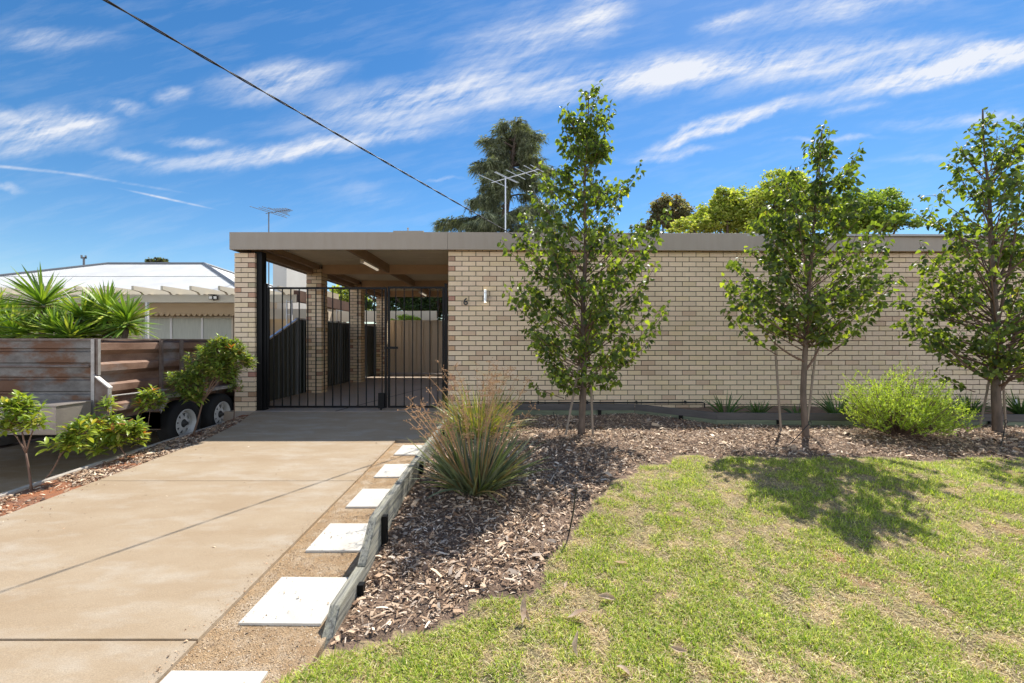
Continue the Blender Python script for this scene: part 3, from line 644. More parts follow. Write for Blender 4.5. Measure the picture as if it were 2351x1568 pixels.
# straw coloured thatch
X, Y = lawn_pts(330000, lambda X, Y: np.clip(1.2-.13*Y, .4, 1))
n = len(X); P = np.stack([X, Y, gz(X, Y)+rng.uniform(0, .010, n)], 1); D = rdir(n, -.12, .5)
V, F, k = blades(P, D, rng.uniform(.015, .045, n), rng.uniform(.002, .0042, n), rng.uniform(.0, .3, n), 3)
c = np.array([(.74, .61, .34), (.60, .47, .24), (.86, .76, .50), (.38, .25, .13), (.64, .62, .20)])[rng.choice(5, n, p=[.33, .25, .2, .1, .12])]*rng.uniform(.75, 1.2, (n, 1))
tag(np_mesh('dry_grass', V, F, 'grass_blade', tint=rep(c, k)), 'straw coloured dry grass thatch between the green patches', kind='stuff')

# fallen leaves, pegs
FL = [((1508, 1543), 'long pale leaf lying where the grass meets the mulch', .13, 60), ((1567, 1646), 'small white curled leaf highest up on the front lawn', .06, 70), ((1446, 1741), 'long upright pinkish curled leaf standing in the grass', .15, 85),
      ((1469, 1738), 'small pale curled leaf next to the upright pinkish one', .08, 120), ((1573, 1722), 'flat olive grey leaf lying across the grass', .13, 5), ((1659, 1663), 'crumpled tan leaf with a long shadow on the lawn', .12, -20),
      ((1603, 1837), 'broad curled beige leaf standing near the lower edge', .12, 80), ((1709, 1866), 'flat cream leaf pointing away on the lower lawn', .10, -25), ((1860, 1809), 'dark rusty brown leaf in the grass', .09, -30), ((1704, 1569), 'thin brown curled leaf at the mulch side of the lawn', .10, 10)]
for i, ((sx, sy), lb, ln, ang) in enumerate(FL):
    X, Y, Z = gp(sx/1.2084, sy/1.2084)
    T, F = leaf_template([(0, .01), (.2, .1), (.45, .16), (.75, .11), (1, .01)], .9, .35 if i % 2 else -.1)
    T = T.copy(); T[:, 2] += .08*np.sin(T[:, 0]*5+i); up = .8 if ang > 55 else .05
    M_ = Matrix.Rotation(R(ang), 3, 'Z') @ Matrix.Rotation(-up, 3, 'Y') @ Matrix.Rotation(R(40*(i % 3-1)), 3, 'X')
    V = T @ np.array(M_).T*ln*.85
    o = np_mesh('fallen_leaf', V, F, 'dry_leaf', smooth=True); o.location = (X, Y, Z+.022); tag(o, lb, 'fallen leaf', 'dry leaves lying on the lawn')
def src(x, y): return x/1.2084, y/1.2084
def stick(name, a, b, rad, m, label, cat, grp=None, loop=False, dY=0.):
    X, Y, Z = gp(*src(*b)); tx, ty = src(*a); q = P3(tx, ty, Y+dY)
    mb = MB(); B = Vector((X, Y, Z-.03)); Q = Vector(q); mid = (B+Q)/2+Vector((.008, 0, 0)); mb.tube([B, mid, Q], rad, 6)
    if loop:
        d = (Q-B).normalized(); r = .02; s = d.cross(Vector((0, 1, 0))).normalized()
        mb.tube([Q+d*r+(d*math.cos(t)+s*math.sin(t))*r for t in [k*PI/5 for k in range(11)]], rad*.9, 6)
    return tag(mb.build(name, m, None), label, cat, grp)
stick('drip_spray', (1534.5, 1142), (1554, 1212), .004, 'black_plastic', 'thin black irrigation stake leaning beside the first staked tree', 'irrigation stake')
stick('drip_spray', (2244, 1176), (2180, 1236), .005, 'black_plastic', 'black irrigation stake with a loop head leaning on the middle tree trunk', 'irrigation stake', None, True, .1)
stick('drip_spray', (2790, 1174), (2773, 1240), .005, 'black_plastic', 'black irrigation stake with a loop head before the right-hand tree', 'irrigation stake', None, True)
stick('garden_stick', (1599, 1352), (1574, 1487), .005, 'black_plastic', 'dark thin stick standing up where the mulch meets the grass', 'stick')

# ------------------------------------------------------------------ trees
def bez(p0, p1, p2, n): 
    t = np.linspace(0, 1, n)[:, None]; return (1-t)**2*p0+2*t*(1-t)*p1+t*t*p2
def pear_tree(label, base, Yd, trunk, rad, outline, shoots, low, nbr, seed, lsz=.071, dens=1., limbs=()):
    global rng; rng = np.random.default_rng(seed)
    b = Vector(P3(base[0], base[1], Yd)); root = empty('pear_tree', b, label, 'tree', 'staked young pear trees')
    tr = np.array([P3(x, y, Yd) for x, y in trunk]); tz = tr[:, 2]
    tx = lambda z: np.interp(z, tz, tr[:, 0])
    mb = MB(); H = tz[-1]-tz[0]
    zz = np.linspace(tz[0]-.05, tz[-1], 26)
    rr = [rad*(1.18 if i == 0 else 1)*max(.09, (1-(z-tz[0])/H))**.8 for i, z in enumerate(zz)]
    mb.tube([(tx(z)+.012*math.sin(z*4+seed), Yd+.012*math.cos(z*3+seed), z) for z in zz], rr, 10)
    oz = np.array([P3(0, y, Yd)[2] for y, _, _ in outline])[::-1]; ol = np.array([P3(l, 0, Yd)[0] for _, l, _ in outline])[::-1]; orr = np.array([P3(r, 0, Yd)[0] for _, _, r in outline])[::-1]
    Ps, Ds, Sz = [], [], []; bm = MB()
    def addleaves(pts, step, t0=0., spread=1.):
        pts = np.asarray(pts); seg = np.linalg.norm(np.diff(pts, axis=0), axis=1); cum = np.concatenate([[0], np.cumsum(seg)]); Lt = cum[-1]
        s = np.arange(t0*Lt, Lt, step); s = s+rng.uniform(-.3, .3, len(s))*step
        for q in s:
            p = np.array([np.interp(q, cum, pts[:, k]) for k in range(3)]); d = rdir(1, -.5, .35)[0]; p = p+d*.025*spread
            Ps.append(p); Ds.append(d+np.array([0, 0, -.35])); Sz.append(lsz*rng.uniform(.7, 1.25))
        Ps.append(pts[-1]); Ds.append(np.array([.3, 0, .6])+rdir(1)[0]*.5); Sz.append(lsz*.8)
    wz = np.linspace(oz[0], oz[-1], 60); ww_ = np.interp(wz, oz, orr-ol)**.95; ww_ /= ww_.sum()
    for i in range(nbr):
        z = rng.choice(wz, p=ww_)+rng.uniform(-.05, .05); a = rng.uniform(0, 2*PI); rho = rng.random()**.42*1.0
        l, r = np.interp(z, oz, ol), np.interp(z, oz, orr); xc = tx(z); hw = (r-l)/2
        ex = (r-xc) if math.cos(a) > 0 else (xc-l)
        tip = np.array([xc+math.cos(a)*ex*rho, Yd+math.sin(a)*hw*rho*.92, z]); rr_ = math.hypot(tip[0]-xc, tip[1]-Yd)
        z0 = max(low+rng.uniform(0, .25)+.6*rng.random()*max(0, z-low), z-rr_*rng.uniform(.6, 1.2)-.08)
        p0 = np.array([tx(z0), Yd, z0]); p1 = p0*.45+tip*.55+np.array([0, 0, -.10*rr_]); pts = bez(p0, p1, tip, 7)
        r0 = max(.004, rad*.26*rr_/.9); bm.tube([tuple(p) for p in pts], list(np.linspace(r0, .0022, 7)), 5)
        addleaves(pts[3:], .042/dens, .0)
        for _ in range(rng.integers(2, 5)):
            q = pts[rng.integers(4, 7)]; d = rdir(1, -.3, 1)[0]*rng.uniform(.07, .17); tw = bez(q, q+d*.5+np.array([0, 0, .03]), q+d, 4)
            bm.tube([tuple(p) for p in tw], [.003, .0025, .002, .0015], 4); addleaves(tw, .028/dens)
    for (x0, y0, x1, y1) in limbs:                              # thick visible low limbs
        p0 = np.array(P3(x0, y0, Yd)); p2 = np.array(P3(x1, y1, Yd)); p1 = np.array([p2[0]*.7+p0[0]*.3, Yd, p0[2]*.6+p2[2]*.4]); pts = bez(p0, p1, p2, 10)
        bm.tube([tuple(p) for p in pts], list(np.linspace(rad*.38, .006, 10)), 7); addleaves(pts[5:], .03)
    for (x, y) in shoots:
        tip = np.array(P3(x, y+6, Yd+rng.uniform(-.03, .03))); z0 = max(low, tip[2]-.45-.3*rng.random()); xc = tx(z0)
        p0 = np.array([xc+(tip[0]-xc)*.35, Yd, z0]); p1 = np.array([tip[0]*.8+p0[0]*.2, tip[1], z0*.5+tip[2]*.5]); pts = bez(p0, p1, tip, 9)
        bm.tube([tuple(p) for p in pts], list(np.linspace(.007, .0018, 9)), 5); addleaves(pts[2:], .020)
    P = np.array(Ps); D = np.array(Ds); Sz = np.array(Sz); n = len(P)
    up = rdir(n, .1, 1); V, F = scatter(PEAR, P, D, up, Sz)
    pal = np.array([(.085, .125, .034), (.125, .175, .042), (.052, .082, .028), (.20, .255, .055), (.30, .28, .07)]); c = pal[rng.choice(5, n, p=[.36, .3, .22, .11, .01])]*rng.uniform(.8, 1.2, (n, 1))
    mb.build('trunk', 'bark', root, smooth=True); bm.build('branches', 'twig', root, smooth=True)
    np_mesh('crown', V, F, 'pear_leaf', root, tint=rep(c, 18), smooth=True)
    return root, n
O1 = [(212, 1340, 1362), (240, 1285, 1400), (300, 1280, 1408), (370, 1268, 1412), (400, 1230, 1425), (450, 1213, 1465), (500, 1185, 1468), (540, 1178, 1480), (600, 1222, 1500), (650, 1185, 1495), (700, 1180, 1500), (760, 1190, 1490), (800, 1215, 1460), (850, 1215, 1450), (880, 1240, 1425), (905, 1290, 1385)]
r1, n1 = pear_tree('tall slender leafy tree tied to two stakes just right of the grassy clump', (1337, 1000), 5.58, [(1337, 1000), (1338, 880), (1342, 600), (1345, 380), (1350, 215)], .045, O1,
    [(1347, 212), (1289, 243), (1402, 233), (1315, 258), (1472, 368), (1430, 415), (1538, 468), (1522, 500), (1152, 545), (1190, 530), (1160, 655), (1178, 635), (1533, 690), (1512, 735), (1505, 600), (1235, 370), (1220, 420), (1215, 870), (1508, 540)], P3(0, 915, 5.58)[2], 205, 11)
O2 = [(285, 1885, 1900), (330, 1868, 1940), (380, 1838, 1955), (430, 1775, 1950), (480, 1745, 1955), (540, 1705, 1990), (600, 1690, 1985), (640, 1672, 2010), (680, 1672, 1990), (720, 1680, 1955), (760, 1710, 1925), (785, 1750, 1895), (800, 1790, 1880)]
r2, n2 = pear_tree('medium leafy tree with a bare straight trunk and two leaning stakes beside the lime bush', (1850, 1005), 5.41, [(1850, 1005), (1846, 900), (1848, 800), (1862, 600), (1872, 450), (1890, 288)], .037, O2,
    [(1888, 284), (1905, 290), (1974, 328), (1960, 350), (2052, 482), (2040, 540), (2058, 628), (2030, 660), (1662, 640), (1665, 700), (1690, 590), (1800, 400), (2000, 700)], P3(0, 815, 5.41)[2], 145, 22, limbs=[(1847, 830, 1760, 765), (1850, 850, 1900, 740)])
O3 = [(250, 2245, 2275), (300, 2225, 2345), (340, 2185, 2360), (400, 2165, 2395), (470, 2130, 2430), (550, 2115, 2450), (620, 2115, 2470), (700, 2095, 2480), (760, 2095, 2480), (800, 2140, 2460), (850, 2165, 2430), (875, 2210, 2400)]
r3, n3 = pear_tree('wide leafy tree with a thick trunk at the picture edge, right of the lime bush', (2288, 1000), 5.73, [(2288, 1000), (2285, 900), (2290, 800), (2278, 600), (2268, 450), (2258, 250)], .054, O3,
    [(2258, 248), (2290, 290), (2345, 275), (2350, 320), (2190, 350), (2130, 470), (2110, 550), (2085, 735), (2150, 845), (2095, 700), (2420, 420), (2480, 600)], P3(0, 900, 5.73)[2], 160, 33, limbs=[(2290, 880, 2180, 800), (2292, 900, 2370, 760), (2290, 860, 2345, 700), (2285, 760, 2345, 400)])
# stakes
def tstake(a, b, Y, label, w=.014):
    p = Vector(P3(*a, Y)); q = Vector(P3(*b, Y-.02)); d = (p-q).normalized()
    mb = MB(); mb.tube([q-d*.08, q, (p+q)/2, p], [w*.9, w, w*1.02, w], 6); o = mb.build('tree_stake', 'stake_wood', None); tag(o, label, 'stake', 'wooden stakes holding the trees'); return o
tstake((1330, 840), (1301.5, 984), 5.53, 'slanting thin wooden stake left of the tall slender tree trunk')
tstake((1356, 860), (1360.5, 985.5), 5.60, 'upright thin wooden stake right of the tall slender tree trunk')
tstake((1778, 770), (1793.3, 991.4), 5.80, 'grey wooden stake standing clear of the middle tree trunk')
tstake((1884, 715), (1852, 986), 5.72, 'long wooden stake leaning across the back of the middle tree trunk')
tstake((2290, 780), (2248, 989.7), 5.84, 'slanting wooden stake left of the thick trunk at the edge')
tstake((2300, 820), (2309.7, 985.6), 5.96, 'wooden stake half hidden behind the thick trunk at the edge')
rng = np.random.default_rng(99)

# ------------------------------------------------------------------ strappy clumps
def strappy(name, label, cat, base, nl, Ln, wd, spread, cols, seed, stalks=0, sl_=(.7, 1.), group=None, rb=.06, mname='blade_leaf', droop=(.1, .55), elo=.25):
    global rng; rng = np.random.default_rng(seed)
    root = empty(name, base, label, cat, group); B = np.array(base)
    a = rng.uniform(0, 2*PI, nl); r = rb*np.sqrt(rng.random(nl)); P = B+np.stack([r*np.cos(a), r*np.sin(a), np.zeros(nl)-.01], 1)
    a2 = a+rng.normal(0, .5, nl); el = rng.uniform(elo, spread, nl); z = el**.6; h = np.sqrt(np.clip(1-z*z, 0, 1)); h = np.maximum(h, .05)
    D = np.stack([np.cos(a2)*h, np.sin(a2)*h, z], 1); ln = rng.uniform(*Ln, nl)
    # turn the ribbon sideways at random so that it is seen from every side
    sd = nrm(np.cross(D, np.array([0, 0, 1.]))+rdir(nl)*.6)
    V, F, k = blades(P, D, ln, rng.uniform(wd[0], wd[1], nl), rng.uniform(*droop, nl)*(1-z+.25), 7, prof=([0, .15, .6, .9, 1], [.7, 1, .9, .4, .03]), side=sd)
    pal = np.array(cols); c = pal[rng.integers(0, len(pal), nl)]*rng.uniform(.75, 1.25, (nl, 1)); C = rep(c, k)
    np_mesh('leaves', V, F, mname, root, tint=C, smooth=True)
    if stalks:
        mb = MB()
        for i in range(stalks):
            a = rng.uniform(0, 2*PI); lean = rng.uniform(.1, .6); ln = rng.uniform(*sl_); d = np.array([math.cos(a)*lean-.12, math.sin(a)*lean, 1.]); d /= np.linalg.norm(d)
            p0 = B+np.array([math.cos(a), math.sin(a), 0])*rb*.5; pts = bez(p0, p0+d*ln*.55, p0+d*ln+np.array([math.cos(a)*.1, math.sin(a)*.1, -.05]), 9)
            mb.tube([tuple(p) for p in pts], list(np.linspace(.0036, .0018, 9)), 4)
            for q in range(30):
                t = rng.uniform(.55, 1.); p = pts[min(8, int(t*8.99))]+rng.normal(0, .004, 3); dd = rdir(1, -.1, .9)[0]*rng.uniform(.02, .06); mb.tube([tuple(p), tuple(p+dd)], [.0012, .0009], 3)
                e = p+dd; s = rng.uniform(.004, .007); mb.add([(e[0]-s, e[1], e[2]), (e[0]+s, e[1], e[2]), (e[0], e[1]+s, e[2]), (e[0], e[1]-s, e[2]), (e[0], e[1], e[2]+s), (e[0], e[1], e[2]-s)], [(0, 2, 4), (2, 1, 4), (1, 3, 4), (3, 0, 4), (2, 0, 5), (1, 2, 5), (3, 1, 5), (0, 3, 5)])
        mat('stalk', (.50, .29, .14), .7)
        mb.build('flower_stalks', 'stalk', root)
    return root
DC = [(.14, .175, .10), (.18, .21, .13), (.09, .115, .07), (.25, .265, .16), (.20, .24, .07)]
X, Y, Z = gp(1090, 1132)
strappy('flax_lily', 'big spreading grey green strappy clump with orange seed stalks beside the sleeper', 'strappy plant', (X, Y+.05, Z), 340, (.42, .80), (.014, .024), 1., DC+[(.28, .20, .09)], 51, 30, (.72, 1.0), 'strappy clumps beside the sleeper', .13, elo=.30)
X, Y, Z = gp(1125, 985)
strappy('flax_lily', 'yellow green strappy clump standing behind the bigger one near the wall', 'strappy plant', (X-.12, Y-.35, Z), 360, (.40, .80), (.012, .020), 1., [(.24, .27, .06), (.30, .30, .07), (.17, .21, .06), (.35, .27, .08)], 52, 26, (.75, 1.0), 'strappy clumps beside the sleeper', .17, elo=.2)
sp = [((1666, 940), 'drooping dark green tuft in the planter furthest from the lime bush', 7.0, .33, 45), ((1739, 940), 'compact dark green tuft in the planter between two others', 7.0, .24, 50), ((1830, 942), 'tiny green tuft in the planter hidden behind the middle tree trunk', 7.0, .2, 22),
      ((1922, 943), 'upright dark green tuft in the planter just before the lime bush', 6.9, .38, 42), ((2150, 945), 'dark green tuft in the planter behind the lime bush', 7.2, .34, 60), ((2225, 945), 'dark green tuft in the planter between the lime bush and the thick trunk', 7.2, .32, 60), ((2345, 945), 'dark green tuft with a white tag, in the planter behind the thick trunk', 7.1, .36, 60)]
for i, ((x, y), lb, Yd, ln, n) in enumerate(sp):
    p = P3(x, y, Yd); o = strappy('lily_tuft', lb, 'small plant', (p[0], Yd, .055), int(n*1.5), (ln*.9, ln*1.5), (.014, .024), 1., [(.07, .15, .035), (.10, .20, .05), (.05, .10, .03)], 60+i, 0, group='small strappy tufts in the planter', rb=.05, droop=(.2, .9), elo=.45)
    if i == 6: MB().box(p[0]-.12, p[0]-.085, Yd-.02, Yd-.018, .22, .30).build('tag', 'tag_white', o)
# lime bush
X, Y, Z = gp(2062, 1004); Bp = np.array((X, Y, Z)); root = empty('lime_bush', (X, Y, Z), 'feathery lime green bush between the two right trees', 'bush')
rng = np.random.default_rng(71); bm = MB(); Ps = []; Ds = []; Szs = []
prof = [(-1.0, .30), (-.88, .50), (-.6, .82), (-.42, .60), (-.2, .78), (.0, .78), (.12, 1.0), (.3, .72), (.5, .52), (.7, .5), (.9, .36), (1.05, .2)]
for i in range(480):
    u = rng.uniform(-1, 1); v_ = rng.uniform(-1, 1); 
    if u*u+v_*v_ > 1: continue
    hmax = np.interp(u, [q[0] for q in prof], [q[1] for q in prof])*(1-.55*v_*v_)*1.0
    rh = rng.random()**.45; tip = Bp+np.array([u*.68+.06, v_*.58, max(.06, hmax*(.18+.82*rh))]); p0 = Bp+np.array([u*.12, v_*.1, .03+.12*rng.random()])
    p1 = p0*.5+tip*.5+np.array([u*.06, v_*.05, -.08]); pts = bez(p0, p1, tip, 8); bm.tube([tuple(p) for p in pts], list(np.linspace(.005, .0012, 8)), 4)
    Lb = np.linalg.norm(tip-p0); td = nrm(pts[-1]-pts[-3])
    for _ in range(5):
        q = pts[rng.integers(3, 8)]; d = td*.6+rdir(1, -.1, .8)[0]*.7; d = nrm(d)*rng.uniform(.07, .16); m_ = 22; tt = np.linspace(.0, 1, m_)[:, None]
        Ps.append(q+d*tt+rng.normal(0, .003, (m_, 3))); Ds.append(nrm(np.tile(d, (m_, 1)))*.7+rdir(m_)*.8); Szs.append(rng.uniform(.010, .017, m_))
P = np.concatenate(Ps); D = np.concatenate(Ds); Sz = np.concatenate(Szs); n = len(P); V, F = scatter(ROUND, P, D, rdir(n, .1, 1), Sz)
hh = np.clip((P[:, 2]-Bp[2])/.7, 0, 1)[:, None]; pal = np.array([(.36, .48, .05), (.44, .55, .08), (.24, .36, .05), (.46, .56, .20)]); c = pal[rng.choice(4, n, p=[.4, .25, .22, .13])]*rng.uniform(.8, 1.2, (n, 1))
bm.build('branches', 'twig', root); np_mesh('foliage', V, F, 'bush_leaf', root, tint=rep(c, 9))
# tall bare sprig of the bush
mb = MB(); mb.tube([tuple(Bp+np.array(q)) for q in ((.1, 0, .6), (.13, 0, .85), (.10, 0, 1.02))], [.003, .002, .001], 4); mb.build('sprig', 'stalk', root)

# ------------------------------------------------------------------ photinia shrubs along the soil strip
def dgp(x, y):
    Y = 4.
    for _ in range(40): Y = .6*Y+.4*(1.2+.03+SL*max(0, 7.8-Y))*FD/(y-784)
    return (x-1175.5)/FD*Y, Y, -.03-SL*max(0, 7.8-Y)
def shrub(label, base, blobs, nwh, seed, lsz=.102, cols=None, stem=.009, px=None):
    global rng; rng = np.random.default_rng(seed)
    X, Y, Z = px or dgp(*base); root = empty('photinia_shrub', (X, Y, Z), label, 'shrub', 'young shrubs along the drive edge'); B = np.array((X, Y, Z))
    bm = MB(); Ps, Ds, Sz, Cs = [], [], [], []
    tot = sum(b[2]*b[3] for b in blobs); PAL = np.array(cols or [(.22, .31, .04), (.31, .40, .055), (.13, .21, .035), (.44, .43, .09)])
    ctr = np.array(P3(sum(b[0]*b[2] for b in blobs)/sum(b[2] for b in blobs), sum(b[1]*b[2] for b in blobs)/sum(b[2] for b in blobs), Y)); ffk = B+(ctr-B)*.48+np.array([0, 0, 0])
    fp = bez(B, B*.5+ffk*.5+np.array([.01, .0, -.01]), ffk, 7); bm.tube([tuple(p) for p in fp], list(np.linspace(stem*1.15, stem*.85, 7)), 7)
    for (bx, by, rx, ry, *rest) in blobs:
        c0 = np.array(P3(bx, by, Y)); ax, az = rx/FD*Y, ry/FD*Y; m_ = max(3, int(nwh*rx*ry/tot))
        q1 = bez(ffk, np.array([ffk[0]*.5+c0[0]*.5, Y, ffk[2]*.35+c0[2]*.65]), c0+np.array([0, 0, -az*.5]), 8); bm.tube([tuple(p) for p in q1], list(np.linspace(stem*.7, stem*.4, 8)), 6)
        for i in range(m_):
            d = rdir(1, -.8, 1)[0]; r = rng.random()**.4; tip = c0+np.array([d[0]*ax, d[1]*ax*.8, d[2]*az])*r
            p0 = q1[rng.integers(5, 8)]; pts = bez(p0, p0*.5+tip*.5+np.array([0, 0, -.03]), tip, 6); bm.tube([tuple(p) for p in pts], list(np.linspace(.0045, .002, 6)), 4)
            ax_ = nrm(np.array([d[0]*.5, d[1]*.5, .9])); nl = rng.integers(9, 14)
            young = rng.random() < .05
            for k in range(nl):
                t = k/nl; a = k*2.4+rng.uniform(-.3, .3); e1 = nrm(np.cross(ax_, np.array([.3, 1, .1]))); e2 = np.cross(ax_, e1); out = e1*math.cos(a)+e2*math.sin(a)
                Ps.append(tip-ax_*(.09*t)); Ds.append(out*(.55+.5*t)+ax_*(1.0-.8*t)); Sz.append(lsz*rng.uniform(.7, 1.15)*(.75+.4*t))
                c = PAL[rng.choice(4, p=[.35, .3, .25, .1])] if not (young and t < .35) else np.array((.42, .17, .05)); Cs.append(c*rng.uniform(.8, 1.2))
    P = np.array(Ps); n = len(P); D = np.array(Ds); V, F = scatter(ELL, P, D, np.tile([0, 0, 1.], (n, 1))+rdir(n)*.25, np.array(Sz))
    bm.build('stems', 'twig', root, smooth=True); np_mesh('foliage', V, F, 'photinia_leaf', root, tint=rep(np.array(Cs), 15), smooth=True)
shrub('slender shrub on a bare leaning stem at the picture edge before the rusty trailer', (72, 1126), [(45, 950, 45, 55), (35, 920, 28, 30), (85, 960, 30, 25), (10, 960, 25, 35)], 34, 81)
shrub('small low shrub with one thin slanting stem beside the edge shrub', (105, 1100), [(148, 1015, 45, 18), (190, 985, 35, 20)], 22, 82, stem=.007)
shrub('broad low spreading shrub leaning over the kerb in front of the trailer corner', (291, 1052), [(195, 1000, 45, 20), (240, 975, 50, 30), (295, 985, 45, 30), (255, 1010, 55, 22), (240, 925, 22, 16), (320, 1000, 20, 20)], 95, 83)
shrub('small round shrub before the trailer mudguard', (332, 1020), [(350, 915, 34, 26)], 22, 84, stem=.006)
shrub('tall bushy dark shrub in front of the trailer wheels beside the brick column', (443, 1000), [(430, 880, 48, 40), (480, 830, 50, 38), (530, 805, 30, 28), (510, 850, 45, 22), (440, 905, 28, 14), (550, 825, 30, 20), (500, 790, 30, 20)], 300, 85, .088,
      [(.17, .25, .045), (.24, .32, .055), (.10, .16, .035), (.37, .36, .10)], .012)
shrub('thin bare stemmed shrub close against the front brick column', (536, 968), [(540, 880, 22, 20)], 10, 86, .06, stem=.008)

# ------------------------------------------------------------------ trailer
T = empty('box_trailer', (-5.55, 6.4, -.2), 'tall rusty ribbed steel box trailer with white spoked wheels parked beyond the drive', 'trailer')
TX0, TX1, TY0, TY1, TZ0, TZ1 = -6.75, -4.55, 4.98, 7.9, .28, 1.235
def wavy(levels, a, b, axis, at, sgn=1):                        # ribbed sheet; levels (z, depth)
    v = []; f = []; n_ = 14
    for z, d in levels:
        for i in range(n_+1):
            t = a+(b-a)*i/n_; w = .004*math.sin(t*7+z*9)
            v.append((at+sgn*(d+w), t, z) if axis == 'x' else (t, at-d-w, z))
    for j in range(len(levels)-1):
        for i in range(n_): q = j*(n_+1)+i; f.append((q, q+1, q+n_+2, q+n_+1))
    return MB().add(v, f)
lv = [];
for k in range(6):
    z = .30+k*.157; lv += [(z, .0), (z+.012, -.018), (z+.03, -.018), (z+.042, 0), (z+.155, .006)]
lv = [(z, d) for z, d in lv if z < 1.225]+[(1.226, 0)]
wavy(lv, TX0+.03, TX1-.04, 'y', TY0+.015).build('front_panel', 'rust_sheet', T)
lv2 = []
for k in range(4):
    z = .30+k*.235; lv2 += [(z, -.03), (z+.05, -.03), (z+.10, .028), (z+.175, .028), (z+.20, -.025)]
lv2 = [(z, d) for z, d in lv2 if z < 1.22]+[(1.222, -.03)]
wavy(lv2, TY0+.04, TY1, 'x', TX1-.03).build('side_panel', 'rust_side', T)
wavy(lv2, TY0+.04, TY1, 'x', TX0+.03, -1).build('side_panel', 'rust_side', T)
MB().box(TX0, TX1-.06, TY1-.02, TY1, TZ0, TZ1-.02).build('rear_panel', 'rust_sheet', T)
MB().box(TX0+.03, TX1-.07, TY0+.06, TY1-.03, TZ0, TZ0+.02).build('floor', 'chassis', T)
mb = MB(); mb.box(TX1-.05, TX1-.005, TY0-.012, TY0+.035, TZ0-.0, TZ1).box(TX1-.002, TX1+.022, TY0-.004, TY0+.028, .82, TZ1-.002)
mb.box(TX0-.01, TX1-.052, TY0-.01, TY0+.03, TZ1-.025, TZ1-.001).box(TX1-.05, TX1+.0, TY0+.037, TY1, TZ1-.02, TZ1+.0).box(TX0-.01, TX0+.035, TY0-.01, TY1, TZ1-.022, TZ1-.001)
for y in (5.88, 6.24, 7.0, 7.85): mb.box(TX1+.002, TX1+.035, y-.018, y+.018, .40, TZ1-.022)
mb.tube([(TX0, TY0-.02, .93), (TX1-.06, TY0-.02, .93)], .011, 8)
mb.build('frame', 'rusty_frame', T)
MB().box(TX1+.0225, TX1+.0245, TY0-.004, TY0+.028, .83, TZ1-.01).box(TX1-.045, TX1-.008, TY0-.0155, TY0-.013, .3, TZ1-.01).build('corner_trim', 'galv', T)
# guard wing at the front corner
MB().prism([(TX1+.0, .82), (TX1+.15, .70), (TX1+.15, .30), (TX1+.0, .24)], TY0-.01, TY0+.0, 'y').build('wing', 'rusty_frame', T)
MB().prism([(TX1-.01, .842), (TX1+.165, .70), (TX1+.165, .684), (TX1-.01, .826)], TY0-.03, TY0+.02, 'y').box(TX1+.148, TX1+.168, TY0-.025, TY0+.002, .29, .684).build('wing_edge', 'galv', T)
MB().tube([(TX1+.14, TY0+.01, .60), (TX1+.10, 5.9, .58)], .009, 8).build('rope_rail', 'galv', T)
# toolbox on the drawbar
tb = MB().box(-6.6, -4.53, 4.52, 4.9, .27, .55).build('toolbox', 'alu_box', T, bevel=.006)
MB().box(-6.62, -4.52, 4.51, 4.91, .552, .566).build('lid', 'alu_box', tb, bevel=.003)
o = MB().box(-4.80, -4.70, 4.512, 4.519, .40, .50).box(-4.79, -4.71, 4.50, 4.511, .405, .45).build('latch', 'galv', tb)
mb = MB(); mb.box(TX0+.2, TX1-.15, 4.95, 7.9, .16, .27).box(-6.3, -5.0, 4.3, 4.98, .18, .26).box(-4.95, -4.7, 5.1, 7.7, .10, .16); mb.build('chassis', 'chassis', T)
MB().box(-5.35, -4.98, 3.98, 4.05, .28, .42).box(-4.98, -4.90, 3.96, 4.06, .16, .40).build('coupling_guard', 'cream_paint', T, bevel=.005)
MB().box(-5.9, -5.0, 4.05, 4.35, .19, .25).build('drawbar', 'chassis', T)
# mudguard over both wheels
mg = [(5.62, .12), (5.62, .34), (5.78, .52), (7.18, .52), (7.34, .34), (7.34, .15)]
v = []; f = []
for (y, z) in mg: v += [(TX1-.02, y, z), (TX1+.21, y, z), (TX1-.02, y, z-.012), (TX1+.21, y, z-.012)]
for i in range(len(mg)-1): a = i*4; f += [(a, a+1, a+5, a+4), (a+2, a+6, a+7, a+3), (a+1, a+3, a+7, a+5)]
MB().add(v, f).build('mudguard', 'rusty_frame', T)
v = []; f = []
for (y, z) in mg[1:5]: v += [(TX1+.212, y, z+.008), (TX1+.212, y, z-.035), (TX1+.19, y, z+.008)]
for i in range(3): a = i*3; f += [(a, a+1, a+4, a+3), (a, a+3, a+5, a+2)]
MB().add(v, f).build('mudguard_edge', 'galv', T)
# wheels
WC = Vector((TX1+.10, 6.10, .105))
wh = empty('wheel', WC, None, None); wh.parent = T; wh.matrix_parent_inverse = Matrix.Translation(-T.location)
def wpart(mb, name, m_, smooth=True): o = mb.build(name, m_, None, smooth=smooth); o.parent = wh; return o
wpart(MB().lathe([(.18, -.085), (.25, -.1), (.30, -.085), (.312, -.05), (.312, .05), (.30, .08), (.26, .095), (.20, .09), (.178, .075), (.178, -.085)], (0, 0, 0), 'x', 36), 'tyre', 'tyre')
rm = MB(); rm.lathe([(.19, .088), (.182, .094), (.172, .08), (.160, .055), (.160, -.08), (.172, -.09), (.185, -.088)], (0, 0, 0), 'x', 36)
rm.lathe([(.162, .02), (.135, .035), (.135, .030), (.162, .015)], (0, 0, 0), 'x', 36); rm.lathe([(.085, .05), (.055, .055), (.055, .05), (.085, .044)], (0, 0, 0), 'x', 24)
